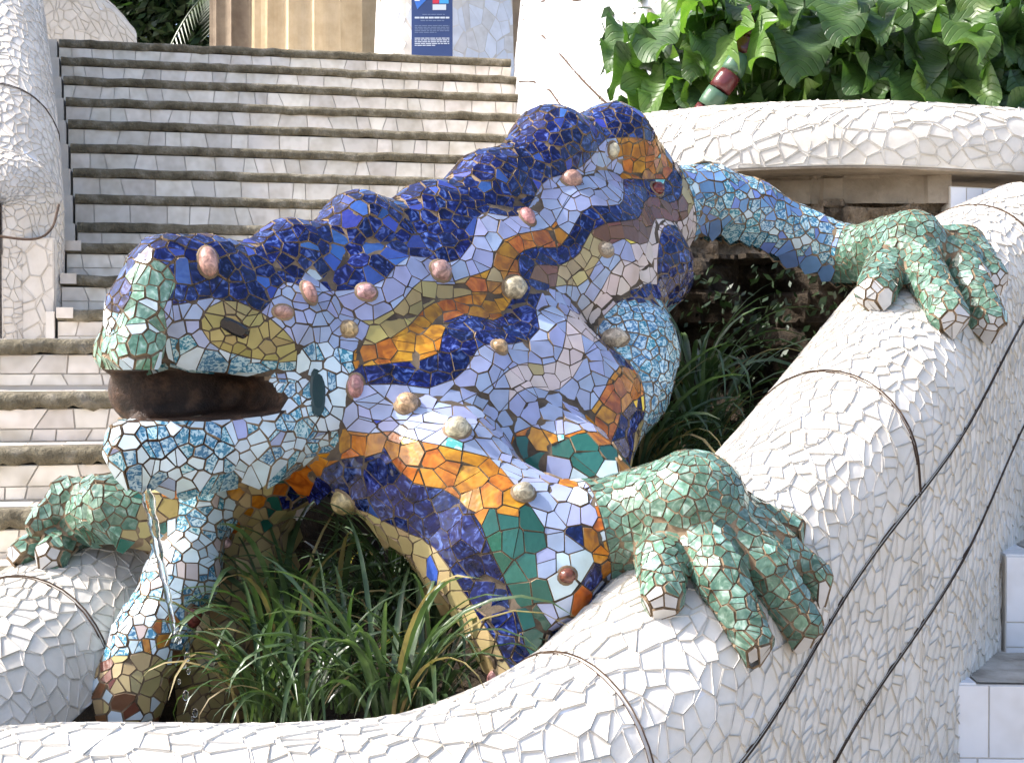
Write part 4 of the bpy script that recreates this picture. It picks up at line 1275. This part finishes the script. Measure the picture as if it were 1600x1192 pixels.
# ------------------------------------------------------------------ foliage
def leafmat(name, c0, c1, c2, rough=0.38, trans=0.35, veins=False):
    m, nt, b = nmat(name)
    oi = nt.nodes.new('ShaderNodeObjectInfo')
    n = noise_tex(nt, 9, 4, 0.6)
    r0 = ramp(nt, n, [(0.3, c0), (0.55, c1), (0.8, c2)])
    hs = nt.nodes.new('ShaderNodeHueSaturation'); nt.links.new(r0.outputs[0], hs.inputs['Color'])
    mr = N(nt, 'ShaderNodeMapRange'); nt.links.new(oi.outputs['Random'], mr.inputs[0]); mr.inputs[3].default_value = 0.65; mr.inputs[4].default_value = 1.35
    nt.links.new(mr.outputs[0], hs.inputs['Value'])
    nt.links.new(hs.outputs[0], b.inputs['Base Color']); b.inputs['Roughness'].default_value = rough
    tr = nt.nodes.new('ShaderNodeBsdfTranslucent'); mx = nt.nodes.new('ShaderNodeMixShader'); mx.inputs[0].default_value = trans
    bright = mixc(nt, 1.0, hs.outputs[0], (1.6, 1.9, 0.7), 'MULTIPLY'); nt.links.new(bright, tr.inputs[0])
    out = nt.nodes['Material Output']; nt.links.new(b.outputs[0], mx.inputs[1]); nt.links.new(tr.outputs[0], mx.inputs[2]); nt.links.new(mx.outputs[0], out.inputs[0])
    if veins:
        tc = nt.nodes.new('ShaderNodeTexCoord'); sx = nt.nodes.new('ShaderNodeSeparateXYZ'); nt.links.new(tc.outputs['Object'], sx.inputs[0])
        ab = nt.nodes.new('ShaderNodeMath'); ab.operation = 'ABSOLUTE'; nt.links.new(sx.outputs[1], ab.inputs[0])
        ma = nt.nodes.new('ShaderNodeMath'); ma.operation = 'MULTIPLY_ADD'; nt.links.new(ab.outputs[0], ma.inputs[0]); ma.inputs[1].default_value = -0.8; nt.links.new(sx.outputs[0], ma.inputs[2])
        fr = nt.nodes.new('ShaderNodeMath'); fr.operation = 'PINGPONG'; nt.links.new(ma.outputs[0], fr.inputs[0]); fr.inputs[1].default_value = 0.055
        r2 = ramp(nt, fr.outputs[0], [(0.0, (0, 0, 0)), (0.012, (1, 1, 1))])
        bump(nt, b, r2.outputs[0], 0.5, 0.02)
    else: bump(nt, b, noise_tex(nt, 60, 1), 0.25, 0.003)
    return m
LEAF = leafmat('broad_leaf', (0.028, 0.064, 0.020), (0.055, 0.11, 0.030), (0.095, 0.165, 0.05), 0.45, 0.3, True)
LEAFY = leafmat('broad_leaf_young', (0.06, 0.13, 0.025), (0.10, 0.18, 0.04), (0.18, 0.24, 0.07), 0.42, 0.3, True)
STALK = flatmat('leaf_stalk', (0.08, 0.15, 0.04))
BLADE = leafmat('strap_leaf', (0.025, 0.050, 0.020), (0.060, 0.10, 0.042), (0.14, 0.18, 0.09), 0.32, 0.2)
DRY = leafmat('dry_blade', (0.14, 0.10, 0.04), (0.24, 0.19, 0.08), (0.34, 0.28, 0.14), 0.6, 0.15)
FARL = leafmat('far_foliage', (0.015, 0.035, 0.012), (0.03, 0.065, 0.02), (0.06, 0.11, 0.03), 0.5, 0.25)
FARD = leafmat('creeper_leaf', (0.010, 0.022, 0.008), (0.02, 0.04, 0.014), (0.04, 0.065, 0.02), 0.5, 0.1)
frnd = random.Random(77)
def leaf_mesh(name, seed):
    """heart-shaped blade with a ruffled edge, a centre fold and a drooping tip; base at the origin, length along +X"""
    r = random.Random(seed); nu, nv = 17, 9; V = []
    wv = r.uniform(1.4, 2.6); cup = r.uniform(-0.15, 0.6); ph = r.uniform(0, 6); bend = r.uniform(0.5, 1.1); wid = r.uniform(0.42, 0.56)
    for i in range(nu):
        u = i / (nu - 1)
        w = wid * (math.sin(math.pi * min(1, u + 0.03) ** 0.72)) ** 0.55 if 0 < u < 1 else 0.02
        for j in range(nv):
            v = 2 * j / (nv - 1) - 1
            back = -0.16 * (abs(v) ** 1.5) * (1 - u) ** 2.2
            x = u + back; y = v * w
            z = -bend * 0.55 * u * u + cup * w * abs(v) ** 1.5 + (abs(v) ** 2) * 0.13 * math.sin(u * wv * 6.28 + ph + (1.7 if v > 0 else 0)) + 0.02 * math.sin(9 * u + 3 * v)
            V.append((x, y, z))
    F = [(i * nv + j, i * nv + j + 1, (i + 1) * nv + j + 1, (i + 1) * nv + j) for i in range(nu - 1) for j in range(nv - 1)]
    me = bpy.data.meshes.new(name); me.from_pydata(V, [], F)
    me.polygons.foreach_set('use_smooth', np.ones(len(F), bool)); me.update()
    return me
LMS = []
for k in range(12):
    me = leaf_mesh('leaf', k); me.materials.append(LEAF if k < 7 else LEAFY); LMS.append(me)
PLANTS = [(1040, 6.60, 12), (1085, 6.42, 15), (1150, 6.85, 17), (1180, 6.36, 16), (1260, 6.72, 18), (1300, 6.26, 18), (1390, 6.75, 18), (1405, 6.22, 18), (1500, 6.75, 18), (1510, 6.2, 18), (1620, 6.65, 15), (1600, 6.2, 16), (1340, 7.1, 17), (1480, 7.15, 17), (1200, 7.15, 17), (1600, 7.1, 15)]
ordn = ['first', 'second', 'third', 'fourth', 'fifth', 'sixth', 'seventh', 'eighth', 'ninth', 'tenth', 'eleventh', 'twelfth']
fronts = sorted([p for p in PLANTS if p[1] < 6.5]); 
for k, (px, Y, nl) in enumerate(PLANTS):
    base = at(px, 185, Y); base.z -= 0.12
    pr = root_empty('broad_leaf_plant', base)
    row = 'front row' if Y < 6.5 else ('middle row' if Y < 7 else 'back row')
    rw = sorted(q[0] for q in PLANTS if (q[1] < 6.5) == (Y < 6.5) and (q[1] < 7) == (Y < 7))
    tag(pr, 'broad ruffled green plant in the planter, %s from left in the %s' % (ordn[rw.index(px)], row), 'plant', 'leafy plants in the upper planter')
    tall = 0.55 if Y < 6.5 else (0.78 if Y < 7 else 0.95)
    if px < 1060: tall *= 0.62
    for q in range(int(nl * 1.55)):
        az = frnd.uniform(-math.pi, 0.25 * math.pi) if frnd.random() < 0.85 else frnd.uniform(0, 6.28)
        h_ = tall * frnd.uniform(0.02, 1.0); sp = frnd.uniform(0.05, 0.26)
        tip = base + Vector((math.cos(az) * sp, math.sin(az) * sp, h_ + 0.1))
        s_ = frnd.uniform(0.16, 0.27)
        qp = project(tip)[0]
        if Y < 6.5 and 1095 < qp[0] < 1200 and qp[1] > 95 and abs(qp[0] - (1100 + (175 - qp[1]) * 0.62)) < 38: continue
        o_ = bpy.data.objects.new('leaf', frnd.choice(LMS)); COL.objects.link(o_); o_.parent = pr
        o_.location = tip - base
        o_.scale = (s_, s_ * frnd.uniform(0.9, 1.25), s_ * frnd.uniform(0.8, 1.5))
        o_.rotation_euler = (frnd.gauss(0, 0.35), frnd.uniform(0.1, 1.0), az + frnd.gauss(0, 0.4))
        m = MB(); mid = (base + tip) / 2 + Vector((math.cos(az) * 0.02, math.sin(az) * 0.02, 0.05))
        m.tube(spline([base, mid, tip], 6)[0], 0.006, 5); m.build('leaf_stalk', [STALK], pr, True)
# dark hedge mass behind the plants
def leaf_cloud(name, boxes, n, size, mat, seed, label, cat, kind=None):
    r = random.Random(seed); V, F = [], []
    for _ in range(n):
        c, e = r.choice(boxes)
        while True:
            d = Vector((r.uniform(-1, 1), r.uniform(-1, 1), r.uniform(-1, 1)))
            if d.length < 1: break
        p = Vector(c) + Vector((d.x * e[0], d.y * e[1], d.z * e[2]))
        a = Vector((r.gauss(0, 1), r.gauss(0, 1), r.gauss(0, 1))).normalized(); b2 = a.orthogonal().normalized(); c2 = a.cross(b2)
        s_ = size * r.uniform(0.6, 1.3); k = len(V)
        V += [p - b2 * s_, p + c2 * s_ * 0.45, p + b2 * s_, p - c2 * s_ * 0.45]; F.append((k, k + 1, k + 2, k + 3))
    o_ = mesh_obj(name, V, F, mat); tag(o_, label, cat, None, kind); return o_
leaf_cloud('hedge', [(at(x, y, 7.9), (0.55, 0.3, 0.45)) for x in (1090, 1200, 1300, 1400, 1500, 1600) for y in (-60, 60, 150)], 9000, 0.07, FARL, 5, 'dark green hedge filling the gap behind the broad leaves', 'hedge')
leaf_cloud('garden_tree', [(at(x, y, 24), (1.3, 1.0, 1.1)) for x, y in ((170, -60), (230, -10), (280, -70), (240, 40), (310, 10), (330, -80), (200, 30), (360, 40))], 7000, 0.13, FARL, 6, 'dark tree crown seen past the top left of the stairs', 'tree')
# palm: arching fronds
pm = root_empty('palm_tree', at(345, 120, 20)); tag(pm, 'palm with drooping fronds beside the shaded column', 'palm tree')
PALM = leafmat('palm_leaf', (0.02, 0.04, 0.015), (0.05, 0.08, 0.03), (0.11, 0.14, 0.06), 0.4, 0.2)
cc = at(352, -18, 20)
for k in range(15):
    az = frnd.uniform(0, 6.28); el = frnd.uniform(-0.2, 1.2); L = frnd.uniform(0.8, 1.2); m = MB(); pts = []
    for i in range(12):
        t = i / 11; pts.append(cc + Vector((math.cos(az) * math.cos(el) * L * t, math.sin(az) * math.cos(el) * L * t, math.sin(el) * L * t - 0.95 * t * t)))
    m.tube(pts, 0.012, 4)
    for i in range(2, 12):
        for sd in (-1, 1):
            for jj in (0, 0.5):
                p = pts[i - 1].lerp(pts[i], jj); d = (pts[i] - pts[i - 1]).normalized(); sidev = d.cross(Vector((0, 0, 1))).normalized() * sd
                tip = p + (sidev * 0.75 + d * 0.5 + Vector((0, 0, -0.5))) * 0.34; wv = d * 0.018
                m.add([p - wv, p + wv, tip], [(0, 1, 2)])
    m.build('frond', [PALM], pm)
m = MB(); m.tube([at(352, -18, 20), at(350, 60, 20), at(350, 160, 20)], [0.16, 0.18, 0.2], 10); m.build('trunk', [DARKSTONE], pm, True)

# striped ceramic pole among the leaves
sp_ = root_empty('striped_pole', at(1098, 172, 6.1)); tag(sp_, 'slanting ceramic pole striped brown red and green among the leaves', 'pole')
SC = [glaze('pole_brown', (0.12, 0.035, 0.025), 0.18), glaze('pole_green', (0.10, 0.19, 0.13), 0.2), glaze('pole_red', (0.14, 0.04, 0.03), 0.2)]
pp, _ = spline([at(1088, 195, 6.12), at(1118, 150, 6.08), at(1150, 103, 6.08), at(1170, 62, 6.12), at(1180, 20, 6.2)], 8)
for i in range(7):
    a, b2 = Vector(pp[i]), Vector(pp[i + 1]); m = MB(); g_ = (b2 - a) * 0.03
    m.tube([a + g_, a.lerp(b2, 0.3), a.lerp(b2, 0.7), b2 - g_], [0.050, 0.052, 0.052, 0.050], 14); m.build('ring', [SC[[2, 1, 2, 1, 0, 0, 0][i % 7]]], sp_, True)

# strap-leaved grass clumps in the basin
BLM = []
def blade_clump(seed, n, L, W):
    r = random.Random(seed); V, F, MI = [], [], []
    for _ in range(n):
        dry = 1 if r.random() < 0.09 else 0
        az = r.uniform(0, 6.283); ln = L * r.uniform(0.55, 1.15); lean = r.uniform(0.15, 0.75); w = W * r.uniform(0.7, 1.25)
        d = Vector((math.cos(az), math.sin(az), 0)); sd = Vector((-d.y, d.x, 0)); p = d * r.uniform(0, 0.03) + sd * r.gauss(0, 0.02)
        el = math.pi / 2 - lean * 0.6; k = len(V); ns = 9; st_ = ln / ns; curl = r.uniform(1.3, 2.4) * lean + 0.35
        tw = r.gauss(0, 0.5)
        for i in range(ns + 1):
            t = i / ns; ww = w * (0.55 + 0.9 * t if t < 0.5 else 1.0 * (1 - (t - 0.5) * 2) ** 0.6 + 0.02)
            s2 = sd * math.cos(tw * t) + Vector((0, 0, 1)) * math.sin(tw * t)
            V += [p - s2 * ww, p + d * 0.0 - Vector((0, 0, ww * 0.5)), p + s2 * ww]
            p = p + (d * math.cos(el) + Vector((0, 0, 1)) * math.sin(el)) * st_; el -= curl * 1.9 / ns * (0.4 + 1.3 * t)
        for i in range(ns):
            a = k + i * 3; F += [(a, a + 1, a + 4, a + 3), (a + 1, a + 2, a + 5, a + 4)]; MI += [dry, dry]
    me = bpy.data.meshes.new('blades'); me.from_pydata([tuple(v) for v in V], [], F); me.materials.append(BLADE); me.materials.append(DRY); me.polygons.foreach_set('material_index', np.array(MI, np.int32))
    me.polygons.foreach_set('use_smooth', np.ones(len(F), bool)); me.update(); return me
BLM = [blade_clump(s_, 48, 0.50, 0.0070) for s_ in range(5)]
CL = [(405, 1140, 3.45), (470, 1150, 3.30), (545, 1110, 3.42), (610, 1150, 3.28), (665, 1135, 3.36), (440, 1050, 3.75), (530, 1030, 3.8), (620, 1020, 3.8), (670, 1050, 3.75), (600, 960, 4.05)]
CL2 = [(985, 790, 4.35), (1050, 780, 4.45), (1020, 730, 4.6), (1100, 740, 4.65), (1090, 650, 4.9)]
for grp_, lst in (('grass clumps under the chin', CL), ('grass clumps under the hind leg', CL2)):
    for k, (x, y, Y) in enumerate(lst):
        o_ = bpy.data.objects.new('grass_clump', frnd.choice(BLM)); COL.objects.link(o_)
        o_.location = at(x, y, Y); o_.rotation_euler = (0, 0, frnd.uniform(0, 6.28)); s_ = frnd.uniform(0.8, 1.2); o_.scale = (s_, s_, s_)
        row = [q for q in lst if (q[2] < 3.6) == (Y < 3.6) and (q[2] < 4) == (Y < 4) and (q[2] < 4.7) == (Y < 4.7)]
        rn_ = 'front' if Y < 3.6 else ('middle' if Y < 4 else ('front' if lst is CL2 and Y < 4.7 else 'back'))
        tag(o_, ('arching grass clump under the chin, %s row, %s from left' if lst is CL else 'shaded grass clump below the hind leg, %s row, %s from left') % (rn_, ordn[sorted(row).index((x, y, Y))]), 'grass clump', grp_)
# small-leaved creeper on the dark bank
leaf_cloud('creeper', [(at(x, y, 5.12), (0.16, 0.06, 0.14)) for x, y in ((1090, 470), (1160, 500), (1120, 560), (1210, 450), (1240, 520), (1290, 440), (1180, 600), (1080, 620))], 500, 0.020, FARD, 9, 'small-leaved creeper on the dark bank under the hind leg', 'creeper')

# ------------------------------------------------------------------ water running from the mouth
m, nt, b = nmat('water'); b.inputs['Base Color'].default_value = (0.95, 0.98, 1, 1); b.inputs['Roughness'].default_value = 0.03; b.inputs['Transmission Weight'].default_value = 1.0; b.inputs['IOR'].default_value = 1.33
WATER = m
wr = root_empty('water_stream', at(240, 1120, 3.35)); tag(wr, 'thin water stream and drops falling from the lizard mouth', 'water stream')
pts, _ = spline([at(222, 742, 3.42), at(232, 780, 3.40), at(244, 840, 3.39), at(256, 900, 3.38), at(266, 950, 3.375), at(272, 990, 3.37)], 40)
m = MB(); m.tube(pts, [0.016 * (1 - 0.65 * i / 39) * (1 + 0.16 * math.sin(i * 1.1) + 0.10 * math.sin(i * 2.3)) for i in range(40)], 8); m.build('jet', [WATER], wr, True)
for (x, y, r_) in [(279, 985, 7), (284, 1000, 5), (287, 1020, 8), (290, 1038, 6), (292, 1052, 7), (289, 1080, 8), (300, 1118, 8), (276, 1005, 4), (296, 1095, 4), (283, 1060, 4), (303, 1128, 5)]:
    c = at(x + frnd.uniform(-7, 7), y + frnd.uniform(-6, 6), 3.36 + frnd.uniform(-0.02, 0.02)); rr = px2m(r_ * frnd.uniform(0.55, 1.0), 3.36); V, F = [], []
    for i in range(7):
        for k in range(8):
            a = math.pi * i / 6; w = 2 * math.pi * k / 8; V.append(c + Vector((math.sin(a) * math.cos(w) * rr * 0.8, math.sin(a) * math.sin(w) * rr * 0.8, math.cos(a) * rr * 1.25)))
    for i in range(6):
        for k in range(8): F.append((i * 8 + k, (i + 1) * 8 + k, (i + 1) * 8 + (k + 1) % 8, i * 8 + (k + 1) % 8))
    mesh_obj('drop', V, F, WATER, wr, True)
